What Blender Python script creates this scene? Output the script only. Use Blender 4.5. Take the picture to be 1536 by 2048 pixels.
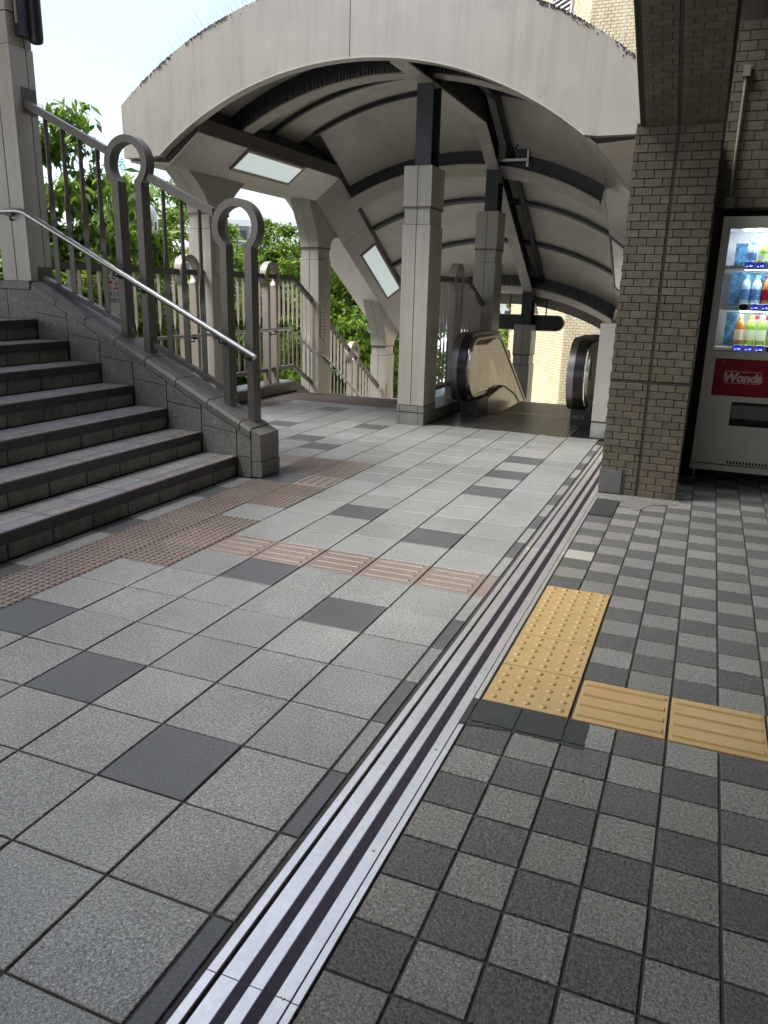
import bpy, bmesh, math, random
import numpy as np
from mathutils import Vector, Matrix
random.seed(7); RNG = np.random.default_rng(7)
R = math.radians
for o in list(bpy.data.objects): bpy.data.objects.remove(o, do_unlink=True)
SC = bpy.context.scene
COL = SC.collection

# ------------------------------------------------------------------ camera
CAM = (1.769, -1.483, 1.3577)
YAW, PIT, ROL, FPX = R(-21.97), R(15.96), R(1.45), 1544.2
def cam_axes():
    cy, sy, cp, sp = math.cos(YAW), math.sin(YAW), math.cos(PIT), math.sin(PIT)
    f = Vector((sy*cp, cy*cp, -sp)); r = Vector((cy, -sy, 0)); u = r.cross(f)
    cr, sr = math.cos(ROL), math.sin(ROL)
    return cr*r + sr*u, -sr*r + cr*u, f
AX, AU, AF = cam_axes()
cd = bpy.data.cameras.new('camera'); cam = bpy.data.objects.new('camera', cd); COL.objects.link(cam)
cd.sensor_fit = 'VERTICAL'; cd.sensor_height = 36; cd.lens = FPX/2048*36
cd.clip_start = 0.05; cd.clip_end = 3000
cam.matrix_world = Matrix(((AX.x, AU.x, -AF.x, CAM[0]), (AX.y, AU.y, -AF.y, CAM[1]), (AX.z, AU.z, -AF.z, CAM[2]), (0, 0, 0, 1)))
SC.camera = cam
# ------------------------------------------------------------------ light
SUN_EL, SUN_AZ = R(57), R(240)          # veiled sun behind thin cloud, to the left and a little behind the camera
w = bpy.data.worlds.new('World'); SC.world = w; w.use_nodes = True
nt = w.node_tree; bg = nt.nodes['Background']; bg.inputs[1].default_value = 0.11
sky = nt.nodes.new('ShaderNodeTexSky'); sky.sky_type = 'NISHITA'; sky.sun_disc = False
sky.sun_elevation = SUN_EL; sky.sun_rotation = SUN_AZ; sky.air_density = 1.0; sky.dust_density = 2.5; sky.ozone_density = 1.0
tc = nt.nodes.new('ShaderNodeTexCoord'); mp = nt.nodes.new('ShaderNodeMapping'); mp.inputs['Scale'].default_value = (1, 1, 2.2)
nz = nt.nodes.new('ShaderNodeTexNoise'); nz.inputs['Scale'].default_value = 2.6; nz.inputs['Detail'].default_value = 7; nz.inputs['Roughness'].default_value = .55
cr_ = nt.nodes.new('ShaderNodeValToRGB'); cr_.color_ramp.elements[0].position = .40; cr_.color_ramp.elements[1].position = .60
mx = nt.nodes.new('ShaderNodeMix'); mx.data_type = 'RGBA'; mx.inputs[7].default_value = (2.35, 2.5, 2.68, 1)
cl = nt.nodes.new('ShaderNodeMath'); cl.operation = 'MULTIPLY'; cl.inputs[1].default_value = .85
L = nt.links.new
L(tc.outputs['Generated'], mp.inputs[0]); L(mp.outputs[0], nz.inputs['Vector']); L(nz.outputs['Fac'], cr_.inputs[0]); L(cr_.outputs[0], cl.inputs[0])
L(cl.outputs[0], mx.inputs[0]); L(sky.outputs[0], mx.inputs[6]); L(mx.outputs[2], bg.inputs[0])
sd = bpy.data.lights.new('sun', 'SUN'); sd.energy = 1.5; sd.angle = R(30); sd.color = (1, .97, .92)
sun = bpy.data.objects.new('sun', sd); COL.objects.link(sun)
sdir = Vector((math.sin(SUN_AZ)*math.cos(SUN_EL), math.cos(SUN_AZ)*math.cos(SUN_EL), math.sin(SUN_EL)))
sun.rotation_euler = sdir.to_track_quat('Z', 'Y').to_euler(); sun.location = (0, 0, 30)
SC.view_settings.view_transform = 'Standard'; SC.view_settings.look = 'None'
SC.view_settings.exposure = 1.84; SC.view_settings.gamma = 1; SC.view_settings.use_curve_mapping = False
SC.render.engine = 'CYCLES'; SC.cycles.use_denoising = True; SC.cycles.max_bounces = 8
SC.cycles.diffuse_bounces = 5; SC.cycles.glossy_bounces = 4; SC.cycles.transparent_max_bounces = 8
SC.cycles.sample_clamp_indirect = 8; SC.cycles.caustics_reflective = False; SC.cycles.caustics_refractive = False

# ------------------------------------------------------------------ materials
def mat(name, col, rough=.6, metal=0., noise=None, spec=.5, bump=None, stain=None, vary=0., emit=None, trans=0., streak=None):
    """noise=(scale, amount[, detail]) fine colour grain; bump=(scale, strength); stain=(scale, colour, threshold); vary = per-object tint; streak=(amount) vertical runs"""
    m = bpy.data.materials.new(name); m.use_nodes = True
    n = m.node_tree.nodes; l = m.node_tree.links.new; b = n['Principled BSDF']
    b.inputs['Roughness'].default_value = rough; b.inputs['Metallic'].default_value = metal
    b.inputs['Specular IOR Level'].default_value = spec
    if trans: b.inputs['Transmission Weight'].default_value = trans
    geo = n.new('ShaderNodeNewGeometry'); pos = geo.outputs['Position']
    rgb = n.new('ShaderNodeRGB'); rgb.outputs[0].default_value = (*col, 1); cur = rgb.outputs[0]
    def mixc(fac, a, bb, mode='MIX'):
        x = n.new('ShaderNodeMix'); x.data_type = 'RGBA'; x.blend_type = mode; x.clamp_factor = True
        if hasattr(fac, 'links'): l(fac, x.inputs[0])
        else: x.inputs[0].default_value = fac
        l(a, x.inputs[6])
        if hasattr(bb, 'links'): l(bb, x.inputs[7])
        else: x.inputs[7].default_value = bb
        return x.outputs[2]
    def ntex(scale, detail=3, rough_=.6, vec=pos):
        t = n.new('ShaderNodeTexNoise'); t.inputs['Scale'].default_value = scale; t.inputs['Detail'].default_value = detail
        t.inputs['Roughness'].default_value = rough_; l(vec, t.inputs['Vector']); return t.outputs['Fac']
    def remap(v, a, bb, c, d):
        r = n.new('ShaderNodeMapRange'); l(v, r.inputs[0])
        for i, q in enumerate((a, bb, c, d)): r.inputs[i+1].default_value = q
        return r.outputs[0]
    def gray(v):
        c = n.new('ShaderNodeCombineColor')
        for i in range(3): l(v, c.inputs[i])
        return c.outputs[0]
    if vary:
        oi = n.new('ShaderNodeObjectInfo')
        cur = mixc(1., cur, gray(remap(oi.outputs['Random'], 0, 1, 1-vary, 1+vary)), 'MULTIPLY')
    if noise:
        for (s, a) in noise:
            cur = mixc(1., cur, gray(remap(ntex(s), .3, .7, 1-a, 1+a)), 'MULTIPLY')
    if streak:
        vm = n.new('ShaderNodeVectorMath'); vm.operation = 'MULTIPLY'; vm.inputs[1].default_value = (14, 14, .7); l(pos, vm.inputs[0])
        cur = mixc(1., cur, gray(remap(ntex(1., 4, .7, vm.outputs[0]), .45, .75, 1., 1-streak)), 'MULTIPLY')
    if stain:
        for (s, c, th, am) in stain:
            cur = mixc(remap(ntex(s, 6, .7), th, th+.12, 0, am), cur, (*c, 1))
    l(cur, b.inputs['Base Color'])
    if bump:
        bp = n.new('ShaderNodeBump'); bp.inputs['Strength'].default_value = bump[1]; bp.inputs['Distance'].default_value = bump[2] if len(bump) > 2 else .003
        l(ntex(bump[0], 4), bp.inputs['Height']); l(bp.outputs[0], b.inputs['Normal'])
    if emit:
        b.inputs['Emission Color'].default_value = (*emit[:3], 1); b.inputs['Emission Strength'].default_value = emit[3]
    return m
M = {}
M['grout'] = mat('grout', (.05, .05, .047), .95, noise=[(30, .3)])
M['tile'] = mat('granite_tile', (.262, .270, .262), .42, noise=[(300, .75), (120, .5), (2.2, .12), (.5, .10)], bump=(240, .7, .003), vary=.10, stain=[(3.1, (.16, .16, .15), .60, .5)])
M['tile_dark'] = mat('dark_granite_tile', (.102, .105, .110), .42, noise=[(330, .4), (150, .3), (2.2, .15)], bump=(260, .35, .002), vary=.07)
M['tactile'] = mat('brown_tactile_tile', (.225, .183, .160), .5, noise=[(400, .3), (120, .2), (2, .12)], bump=(240, .3, .002), vary=.08)
M['check_light'] = mat('olive_granite_tile', (.20, .20, .182), .5, noise=[(300, .65), (110, .5), (1.5, .12)], bump=(120, 1., .006), vary=.09)
M['check_dark'] = mat('charcoal_granite_tile', (.10, .101, .099), .5, noise=[(300, .65), (110, .55), (1.5, .12)], bump=(120, 1., .006), vary=.09)
M['check_white'] = mat('pale_granite_tile', (.34, .33, .29), .55, noise=[(380, .3), (150, .2)], bump=(130, .5, .003))
M['yellow'] = mat('yellow_resin', (.42, .30, .135), .42, noise=[(9, .06), (200, .05)], vary=.03, stain=[(14, (.34, .22, .09), .66, .4)])
M['patch'] = mat('dark_green_paint', (.036, .042, .038), .55, noise=[(90, .2), (12, .15)], bump=(90, .5, .002))
M['mortar'] = mat('grey_mortar', (.15, .15, .14), .9, noise=[(160, .5), (25, .3)], bump=(80, .8, .004))
M['alu'] = mat('brushed_aluminium', (.88, .86, .82), .40, .85, noise=[(60, .05), (5, .08)], stain=[(8, (.42, .42, .42), .62, .35)])
M['rubber'] = mat('black_purple_rubber', (.085, .072, .092), .35, noise=[(40, .3)])
M['black'] = mat('black_gap', (.006, .006, .006), .8)
M['steel'] = mat('stainless_steel', (.44, .44, .43), .28, 1., noise=[(14, .1)])
M['steel_dull'] = mat('dull_stainless', (.50, .50, .48), .38, .9, noise=[(9, .15)])
M['steel_brushed'] = mat('dark_brushed_steel', (.30, .30, .29), .34, .95, noise=[(12, .12)])
M['conduit'] = mat('aged_cream_conduit', (.21, .20, .155), .5, noise=[(12, .12)])
M['guard'] = mat('grey_corner_guard', (.15, .155, .155), .45, .4, noise=[(8, .12)])
M['bracket'] = mat('black_bracket', (.02, .02, .02), .4)
M['riser'] = mat('riser_tile', (.245, .24, .205), .5, noise=[(300, .25), (40, .2), (5, .2)], bump=(160, .5, .002), vary=.1, streak=.35)
M['nosing'] = mat('dark_nosing_tile', (.042, .042, .045), .4, noise=[(300, .25), (8, .2)], bump=(200, .3, .002), vary=.1)
M['tread'] = mat('tread_tile', (.36, .36, .36), .45, noise=[(350, .35), (30, .2), (3, .15)], bump=(220, .35, .002), vary=.08)
M['nose_top'] = mat('nosing_top_tile', (.27, .275, .29), .45, noise=[(350, .3), (10, .2)], bump=(220, .3, .002), vary=.08)
M['orange'] = mat('worn_orange_strip', (.66, .40, .15), .6, noise=[(60, .3)], stain=[(30, (.2, .18, .16), .50, .9)])
M['stone'] = mat('textured_stone_tile', (.25, .245, .225), .55, noise=[(260, .6), (80, .4), (6, .12)], bump=(100, 1., .007), vary=.06, stain=[(5, (.12, .12, .11), .6, .5)])
M['coping'] = mat('coping_stone', (.19, .185, .172), .45, noise=[(300, .3), (70, .2), (5, .15)], bump=(140, .5, .003), vary=.08, stain=[(7, (.1, .1, .095), .58, .5)])
M['paint'] = mat('cream_painted_panel', (.50, .475, .425), .32, noise=[(3, .05), (.7, .05)], streak=.13, vary=.03, stain=[(9, (.30, .26, .22), .70, .35), (40, (.2, .17, .14), .74, .5)])
M['paint_soffit'] = mat('beige_soffit_panel', (.46, .42, .37), .30, noise=[(3, .05), (.9, .06)], vary=.03, stain=[(6, (.3, .25, .2), .68, .3)])
M['ceil'] = mat('vault_ceiling_panel', (.66, .615, .54), .45, noise=[(4, .06), (1, .08)], vary=.04, stain=[(22, (.15, .13, .11), .72, .6), (3, (.3, .27, .23), .62, .4)])
M['fascia'] = mat('fascia_panel', (.41, .395, .36), .4, noise=[(3, .05), (.7, .05)], streak=.16, vary=.02, stain=[(30, (.2, .18, .16), .74, .5), (2.6, (.27, .25, .22), .58, .45)])
M['grime'] = mat('black_algae_grime', (.10, .088, .075), .9, noise=[(60, .4)])
M['taupe'] = mat('taupe_painted_steel', (.128, .118, .107), .34, noise=[(5, .06)], vary=.04, streak=.06, stain=[(60, (.2, .15, .1), .76, .5)])  # railing paint with the shade on the near posts put into its colour
M['lit_rail'] = mat('lit_taupe_steel', (.46, .41, .36), .34, noise=[(5, .06)], vary=.04, streak=.08)  # same taupe paint, with the light on the far railings put into it
M['shade_navy'] = mat('shade_navy_steel', (.035, .038, .05), .45, noise=[(6, .2)], stain=[(30, (.2, .19, .17), .73, .4)])  # rib webs share the cream paint; their shade is put into this colour
M['flange'] = mat('dusty_cream_flange', (.46, .43, .37), .5, noise=[(6, .1)], stain=[(12, (.62, .6, .56), .58, .5), (18, (.2, .17, .14), .66, .5)])
M['joint'] = mat('dark_joint', (.06, .055, .05), .8)
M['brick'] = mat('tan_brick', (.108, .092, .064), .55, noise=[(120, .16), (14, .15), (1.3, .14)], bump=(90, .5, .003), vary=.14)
M['brick_far'] = mat('sunlit_tan_brick', (.66, .575, .385), .6, noise=[(50, .1), (6, .1), (.8, .08)])  # same tan brick, with strong sunlight put into its base colour
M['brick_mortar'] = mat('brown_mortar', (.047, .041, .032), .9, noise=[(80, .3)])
M['mortar_far'] = mat('far_mortar', (.33, .28, .19), .9, noise=[(20, .2)])  # mortar brightened for sunlight along with the far brick
M['soffit_dark'] = mat('concrete_soffit', (.30, .29, .27), .8, noise=[(3, .15)])
M['lamp'] = mat('lit_diffuser', (.5, .52, .52), .3, emit=(.84, 1., .97, .13))
M['bronze'] = mat('bronze_frame', (.13, .10, .085), .4, .3)
M['spike'] = mat('bird_spike_steel', (.42, .42, .42), .5, .6)
M['white_post'] = mat('ivory_post_paint', (.52, .50, .455), .35, noise=[(3, .05)], streak=.08)
M['esc_black'] = mat('escalator_black_rubber', (.012, .012, .012), .28)
M['esc_floor'] = mat('escalator_floor_plate', (.34, .33, .29), .30, .8, noise=[(12, .2)])
M['esc_base'] = mat('escalator_black_base', (.012, .014, .014), .3)
M['glass'] = mat('tinted_glass', (.93, .86, .74), .02, trans=1.)
M['vm_white'] = mat('vending_cream_enamel', (.58, .57, .51), .3, noise=[(4, .05), (.9, .05)], stain=[(30, (.2, .16, .1), .74, .5)])
M['vm_red'] = mat('vending_red_panel', (.27, .005, .016), .4, spec=.15)
M['vm_inside'] = mat('vending_white_interior', (.72, .74, .78), .4)
M['vm_light'] = mat('vending_tube', (.9, .95, 1), .4, emit=(.86, .93, 1, 12.))
M['vm_slot'] = mat('delivery_flap', (.10, .105, .10), .16)
M['vm_button'] = mat('blue_button', (.01, .02, .30), .15, emit=(.01, .03, .7, .18))
M['digit'] = mat('lit_digit', (.8, .85, 1), .4, emit=(.7, .85, 1, .5))
M['logo'] = mat('faded_logo_pink', (.62, .43, .40), .45)
M['logo_arc'] = mat('logo_orange', (.55, .22, .06), .4)
M['blue_card'] = mat('blue_splash_card', (.07, .22, .38), .35, noise=[(26, .75), (70, .4)], stain=[(34, (.6, .75, .85), .62, .8)])
M['water_bottle'] = mat('water_bottle', (.45, .64, .78), .12, noise=[(40, .2)])
M['label_blue'] = mat('blue_label', (.06, .18, .45), .4, stain=[(70, (.7, .8, .9), .55, .9)])
M['cap_blue'] = mat('light_blue_cap', (.1, .42, .62), .3)
M['green_tea'] = mat('green_tea_bottle', (.25, .44, .05), .2, noise=[(50, .25)])
M['label_green'] = mat('pale_green_label', (.62, .70, .5), .4, stain=[(80, (.05, .12, .05), .6, .9)])
M['amber'] = mat('amber_tea_bottle', (.42, .17, .025), .2, noise=[(40, .3)])
M['label_cream'] = mat('cream_label', (.68, .58, .36), .4, stain=[(80, (.12, .06, .04), .62, .9)])
M['red_disc'] = mat('red_sticker', (.6, .03, .05), .4)
M['white'] = mat('white_sheet', (.72, .70, .65), .5)
M['plate'] = mat('notice_plate', (.56, .51, .45), .45, noise=[(6, .05)])
M['ink'] = mat('dark_ink', (.03, .03, .03), .6)
M['ink_grey'] = mat('faded_ink', (.2, .17, .15), .6)
M['ink_red'] = mat('red_ink', (.55, .02, .02), .6)
M['teal'] = mat('teal_letters', (.03, .36, .32), .5)
M['dark_plastic'] = mat('dark_plastic', (.02, .022, .026), .32)
M['grey_plastic'] = mat('grey_plastic', (.35, .34, .31), .4)
M['sign_back'] = mat('dark_sign_panel', (.045, .045, .04), .4)
M['sign_rim'] = mat('sign_rim', (.40, .39, .34), .4)
M['plaza'] = mat('pale_plaza_paving', (.50, .48, .44), .8, noise=[(2, .08), (.2, .1)])
def leaf_mat(name, col):
    m = mat(name, col, .42, noise=[(1.1, .3)], spec=.4); n = m.node_tree.nodes; l = m.node_tree.links.new
    p = n['Principled BSDF']; tr = n.new('ShaderNodeBsdfTranslucent'); mx2 = n.new('ShaderNodeMixShader'); mx2.inputs[0].default_value = .45
    src = p.inputs['Base Color'].links[0].from_socket; l(src, tr.inputs[0]); l(p.outputs[0], mx2.inputs[1]); l(tr.outputs[0], mx2.inputs[2])
    l(mx2.outputs[0], n['Material Output'].inputs[0]); return m
M['leaf'] = [leaf_mat('leaf_%s' % n_, c) for n_, c in (('deep', (.06, .13, .02)), ('mid', (.16, .27, .03)), ('light', (.28, .40, .05)))]
M['bark'] = mat('bark', (.09, .07, .05), .9, noise=[(30, .4)], bump=(30, 1., .01))
M['hedge'] = mat('bright_hedge', (.24, .34, .05), .6, noise=[(3, .35), (14, .3)])
M['far_white'] = mat('pale_facade', (.62, .62, .62), .7, noise=[(.2, .05)])
M['far_grey'] = mat('grey_facade', (.17, .19, .22), .7, noise=[(.3, .06)])
M['window'] = mat('window_glass', (.06, .07, .085), .12)
M['hazed_window'] = mat('hazed_window', (.42, .45, .48), .3)  # window glass with distance haze and glare put into its colour
M['louver'] = mat('louvre_slat', (.60, .58, .58), .45)
M['louver_dark'] = mat('louvre_recess', (.05, .045, .06), .7)
M['dome'] = mat('white_plastic_dome', (.75, .77, .79), .3)

# ------------------------------------------------------------------ mesh helpers
class MB:
    def __init__(s): s.v = []; s.f = []; s.mi = []; s.cur = 0
    def add(s, vs, fs):
        b = len(s.v); s.v += [tuple(p) for p in vs]
        for f in fs: s.f.append(tuple(b+i for i in f)); s.mi.append(s.cur)
        return s
    def box(s, x0, x1, y0, y1, z0, z1):
        return s.add([(x0, y0, z0), (x1, y0, z0), (x1, y1, z0), (x0, y1, z0), (x0, y0, z1), (x1, y0, z1), (x1, y1, z1), (x0, y1, z1)],
                     [(0, 3, 2, 1), (4, 5, 6, 7), (0, 1, 5, 4), (1, 2, 6, 5), (2, 3, 7, 6), (3, 0, 4, 7)])
    def cbox(s, x0, x1, y0, y1, z0, z1, c=.002):
        """box with its top edges chamfered"""
        return s.add([(x0, y0, z0), (x1, y0, z0), (x1, y1, z0), (x0, y1, z0), (x0, y0, z1-c), (x1, y0, z1-c), (x1, y1, z1-c), (x0, y1, z1-c),
                      (x0+c, y0+c, z1), (x1-c, y0+c, z1), (x1-c, y1-c, z1), (x0+c, y1-c, z1)],
                     [(0, 1, 5, 4), (1, 2, 6, 5), (2, 3, 7, 6), (3, 0, 4, 7), (4, 5, 9, 8), (5, 6, 10, 9), (6, 7, 11, 10), (7, 4, 8, 11), (8, 9, 10, 11), (0, 3, 2, 1)])
    def prism(s, poly, axis, a, b):
        """polygon (two coords) extruded along axis 'x','y' or 'z' from a to b; poly in the other two axes in order"""
        def P(p, t): return {'x': (t, p[0], p[1]), 'y': (p[0], t, p[1]), 'z': (p[0], p[1], t)}[axis]
        n = len(poly)
        return s.add([P(p, a) for p in poly]+[P(p, b) for p in poly],
                     [tuple(range(n))[::-1], tuple(range(n, 2*n))]+[(i, (i+1) % n, n+(i+1) % n, n+i) for i in range(n)])
    def sweep(s, sections, closed=True, caps=True):
        """list of rings (equal length lists of points) joined with quads"""
        n = len(sections[0]); b = len(s.v)
        for r in sections: s.v += [tuple(p) for p in r]
        for k in range(len(sections)-1):
            for i in range(n if closed else n-1):
                j = (i+1) % n
                s.f.append((b+k*n+i, b+k*n+j, b+(k+1)*n+j, b+(k+1)*n+i)); s.mi.append(s.cur)
        if caps and closed:
            s.f.append(tuple(b+i for i in range(n))[::-1]); s.mi.append(s.cur)
            m = b+(len(sections)-1)*n; s.f.append(tuple(m+i for i in range(n))); s.mi.append(s.cur)
        return s
    def tube(s, path, r, n=10, caps=True):
        path = [Vector(p) for p in path]; secs = []
        up = Vector((0, 0, 1))
        for i, p in enumerate(path):
            d = (path[min(i+1, len(path)-1)]-path[max(i-1, 0)]).normalized()
            a = d.cross(up); a = a.normalized() if a.length > 1e-4 else Vector((1, 0, 0)); c = a.cross(d).normalized()
            rr = r[i] if isinstance(r, (list, tuple)) else r
            secs.append([p+rr*(math.cos(2*math.pi*k/n)*a+math.sin(2*math.pi*k/n)*c) for k in range(n)])
        return s.sweep(secs, caps=caps)
    def cyl(s, c, r, h, axis='z', n=16, r2=None):
        r2 = r if r2 is None else r2
        def P(k, t, rr):
            a, b = rr*math.cos(2*math.pi*k/n), rr*math.sin(2*math.pi*k/n)
            return {'z': (c[0]+a, c[1]+b, c[2]+t), 'y': (c[0]+a, c[1]+t, c[2]+b), 'x': (c[0]+t, c[1]+a, c[2]+b)}[axis]
        return s.sweep([[P(k, 0, r) for k in range(n)], [P(k, h, r2) for k in range(n)]])
    def lathe(s, c, prof, n=14):
        return s.sweep([[(c[0]+r*math.cos(2*math.pi*k/n), c[1]+r*math.sin(2*math.pi*k/n), c[2]+z) for k in range(n)] for r, z in prof])
    def mesh(s, name, mats, smooth=False, org=(0, 0, 0)):
        me = bpy.data.meshes.new(name)
        me.from_pydata([(a-org[0], b-org[1], c-org[2]) for a, b, c in s.v], [], s.f)
        for m in (mats if isinstance(mats, (list, tuple)) else [mats]): me.materials.append(m)
        if isinstance(mats, (list, tuple)) and len(mats) > 1: me.polygons.foreach_set('material_index', s.mi)
        bm = bmesh.new(); bm.from_mesh(me); bmesh.ops.recalc_face_normals(bm, faces=bm.faces); bm.to_mesh(me); bm.free()
        if smooth:
            me.polygons.foreach_set('use_smooth', [True]*len(me.polygons))
            try: me.set_sharp_from_angle(angle=R(35))
            except Exception: pass
        me.update(); return me
    def build(s, name, mats, parent=None, smooth=False, **kw):
        org = parent['_o'] if parent is not None else (0, 0, 0)
        o = bpy.data.objects.new(name, s.mesh(name, mats, smooth, org)); COL.objects.link(o)
        o['_o'] = list(org)
        if parent is not None: o.parent = parent
        for k, v_ in kw.items(): o[k] = v_
        return o
def thing(name, label, cat, loc=(0, 0, 0), group=None):
    o = bpy.data.objects.new(name, None); COL.objects.link(o); o.location = loc; o['_o'] = list(loc)
    o['label'] = label; o['category'] = cat
    if group: o['group'] = group
    return o
def tag(o, label, cat, group=None):
    o['label'] = label; o['category'] = cat
    if group: o['group'] = group
    return o
def inst(name, me, parent, loc, rot=(0, 0, 0), **kw):
    """an object that shares mesh data, placed at a world location under parent"""
    o = bpy.data.objects.new(name, me); COL.objects.link(o)
    po = parent['_o'] if parent is not None else (0, 0, 0)
    if parent is not None: o.parent = parent
    o.location = (loc[0]-po[0], loc[1]-po[1], loc[2]-po[2]); o.rotation_euler = rot; o['_o'] = list(loc)
    for k, v_ in kw.items(): o[k] = v_
    return o
def copy_thing(root, dx, label, name=None):
    """a copy of a thing with its parts and sub-parts, moved by dx"""
    def cp(o, par):
        c = o.copy(); COL.objects.link(c)
        if par is not None: c.parent = par
        for ch in o.children: cp(ch, c)
        return c
    r = cp(root, None); r.location = [a+b for a, b in zip(root.location, dx)]
    r['_o'] = [a+b for a, b in zip(root['_o'], dx)]; r['label'] = label
    return r
def text(parent, body, size, loc, mat_, face='-y', name='lettering', shear=0., depth=.0006, align='CENTER', bold=0.):
    c = bpy.data.curves.new('t', 'FONT'); c.body = body; c.size = size; c.align_x = align; c.align_y = 'CENTER'
    c.extrude = depth; c.shear = shear; c.offset = bold
    o = bpy.data.objects.new('t', c); COL.objects.link(o)
    rot = {'-y': (R(90), 0, 0), '+x': (R(90), 0, R(90)), 'up': (0, 0, 0)}.get(face, face if not isinstance(face, str) else None)
    o.rotation_euler = rot
    bpy.context.view_layer.update()
    dg = bpy.context.evaluated_depsgraph_get(); me = bpy.data.meshes.new_from_object(o.evaluated_get(dg))
    me.transform(o.rotation_euler.to_matrix().to_4x4())
    bpy.data.objects.remove(o); bpy.data.curves.remove(c)
    me.materials.clear(); me.materials.append(mat_)
    return inst(name, me, parent, loc)
def px_area(x, y, z, ex, ey):
    """rough size in picture pixels of a tile centred there (0 when outside the frame)"""
    d = Vector((x, y, z))-Vector(CAM); t = d.dot(AF)
    if t < .15: return 0
    u, v = FPX*d.dot(AX)/t, FPX*d.dot(AU)/t
    if abs(u) > 768+FPX*ex/t or abs(v) > 1024+FPX*ey/t: return 0
    return FPX*FPX*ex*ey/t/t*abs((CAM[2]-z)/d.length)

# ================================================================== GROUND
g = MB().box(-500, 500, -300, 700, -3.2, -2.6).build('plaza_ground', M['plaza']); g['kind'] = 'structure'

# ------------------------------------------------------------------ left deck floor
deck = MB().prism([(-3.9, -4), (.972, -4), (.972, 6.24), (-.9, 6.24), (-.9, 7.95), (-3.9, 7.95)], 'z', -.35, -.0065).build('deck_floor', M['grout'])
deck['kind'] = 'structure'
G = .0038
def tile_mesh(w, d, name, m, dots=0, bars=None, c=.0022):
    b = MB().cbox(-w/2+G, w/2-G, -d/2+G, d/2-G, -.012, 0, c)
    if dots:
        st = w/dots
        for i in range(dots):
            for j in range(dots):
                cx, cy = -w/2+st*(i+.5), -d/2+st*(j+.5)
                b.sweep([[(cx+r_*math.cos(k*math.pi/4), cy+r_*math.sin(k*math.pi/4), z_) for k in range(8)] for r_, z_ in ((.0145, -.001), (.012, .005), (.006, .007))])
    if bars:
        for k in range(4):
            o = -.105+k*.07
            if bars == 'x': bx = (-w/2+.03, w/2-.03, o-.011, o+.011)
            else: bx = (o-.011, o+.011, -d/2+.03, d/2-.03)
            b.cbox(*bx, -.001, .005, .0045)
    return b.mesh(name, m)
TM = {'tile': tile_mesh(.3, .3, 'tile', M['tile']), 'dark_tile': tile_mesh(.3, .3, 'dark_tile', M['tile_dark']),
      'dot_tactile_tile': tile_mesh(.3, .3, 'dot_tactile_tile', M['tactile'], dots=8),
      'bar_x': tile_mesh(.3, .3, 'bar_tactile_tile', M['tactile'], bars='x'), 'bar_y': tile_mesh(.3, .3, 'bar_tactile_tile', M['tactile'], bars='y')}
DARK = {(-3, 2), (-1, 1), (1, 0), (-1, 5), (-1, 9), (-8, 22), (-8, 18), (-5, 15), (1, 8), (1, 14), (1, 16), (1, 4), (1, 12), (-3, 21), (-4, 11), (-1, -3), (-5, 19), (-6, 16), (1, -4)}
def kind(u, v):
    if u == -4 and (v <= 10 or v in (12, 13)): return 'dot_tactile_tile'
    if u == -3 and v in (5, 6, 7, 9, 10, 12, 13): return 'dot_tactile_tile'
    if u == -3 and v == 11: return 'bar_y'
    if v == 6 and -2 <= u <= 2: return 'bar_x'
    if v in (24, 25) and u >= -11: return 'dot_tactile_tile'
    if u == -11 and 16 <= v <= 23: return 'bar_y'
    if v == 13 and -10 <= u <= -5: return 'bar_x'
    if (u, v) in DARK: return 'dark_tile'
    return 'tile'
cells = []
for u in range(-12, 3):
    for v in range(-9, 26):
        x, y = .3*u+.15, .3*v+.15
        if x < -1.34 and y < 3.34: continue                 # under the staircase
        if x < -1.16 and 3.3 < y < 3.62: continue           # under the stair wall
        if x < -3.42 : continue
        if y > 6.2 and x > -.9: continue
        if -1.2 < x < -.9 and y > 6.17 : continue
        cells.append((px_area(x, y, 0, .3, .3), u, v, x, y))
cells.sort(reverse=True)
count = {}; rest = {}
for a, u, v, x, y in cells:
    k = kind(u, v); nm = {'bar_x': 'bar_tactile_tile', 'bar_y': 'bar_tactile_tile'}.get(k, k)
    if a > 60 and count.get(nm, 0) < 298:
        count[nm] = count.get(nm, 0)+1
        inst(nm, TM[k], deck, (x, y, RNG.uniform(-.0012, .0008)), (RNG.uniform(-.003, .003), RNG.uniform(-.003, .003), 0))
    else: rest.setdefault(k, []).append((x, y))
for k, ps in rest.items():
    b = MB()
    for x, y in ps: b.cbox(x-.15+G, x+.15-G, y-.15+G, y+.15-G, -.012, 0)
    b.build('outlying_tile', M['tile' if k == 'tile' else 'tile_dark' if k == 'dark_tile' else 'tactile'], deck, kind='stuff')
E4 = [tile_mesh(.158, .3, 'cut_tile', M[q]) for q in ('tile_dark', 'tile')]
for v in range(-8, 11): inst('cut_tile', E4[(v*7) % 3 != 0], deck, (-1.28, .3*v+.15, RNG.uniform(-.001, .0005)))
# narrow cut tiles along the joint strip
E1 = tile_mesh(.058, .3, 'edge_tile', M['tile']); E2 = tile_mesh(.058, .3, 'edge_tile', M['tile_dark']); E3 = tile_mesh(.058, .3, 'edge_tile', M['tactile'])
for v in range(-4, 20):
    inst('edge_tile', E3 if v == 6 else (E2 if v % 2 == 0 else E1), deck, (.931, .3*v+.15, RNG.uniform(-.001, .0005)))
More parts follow.
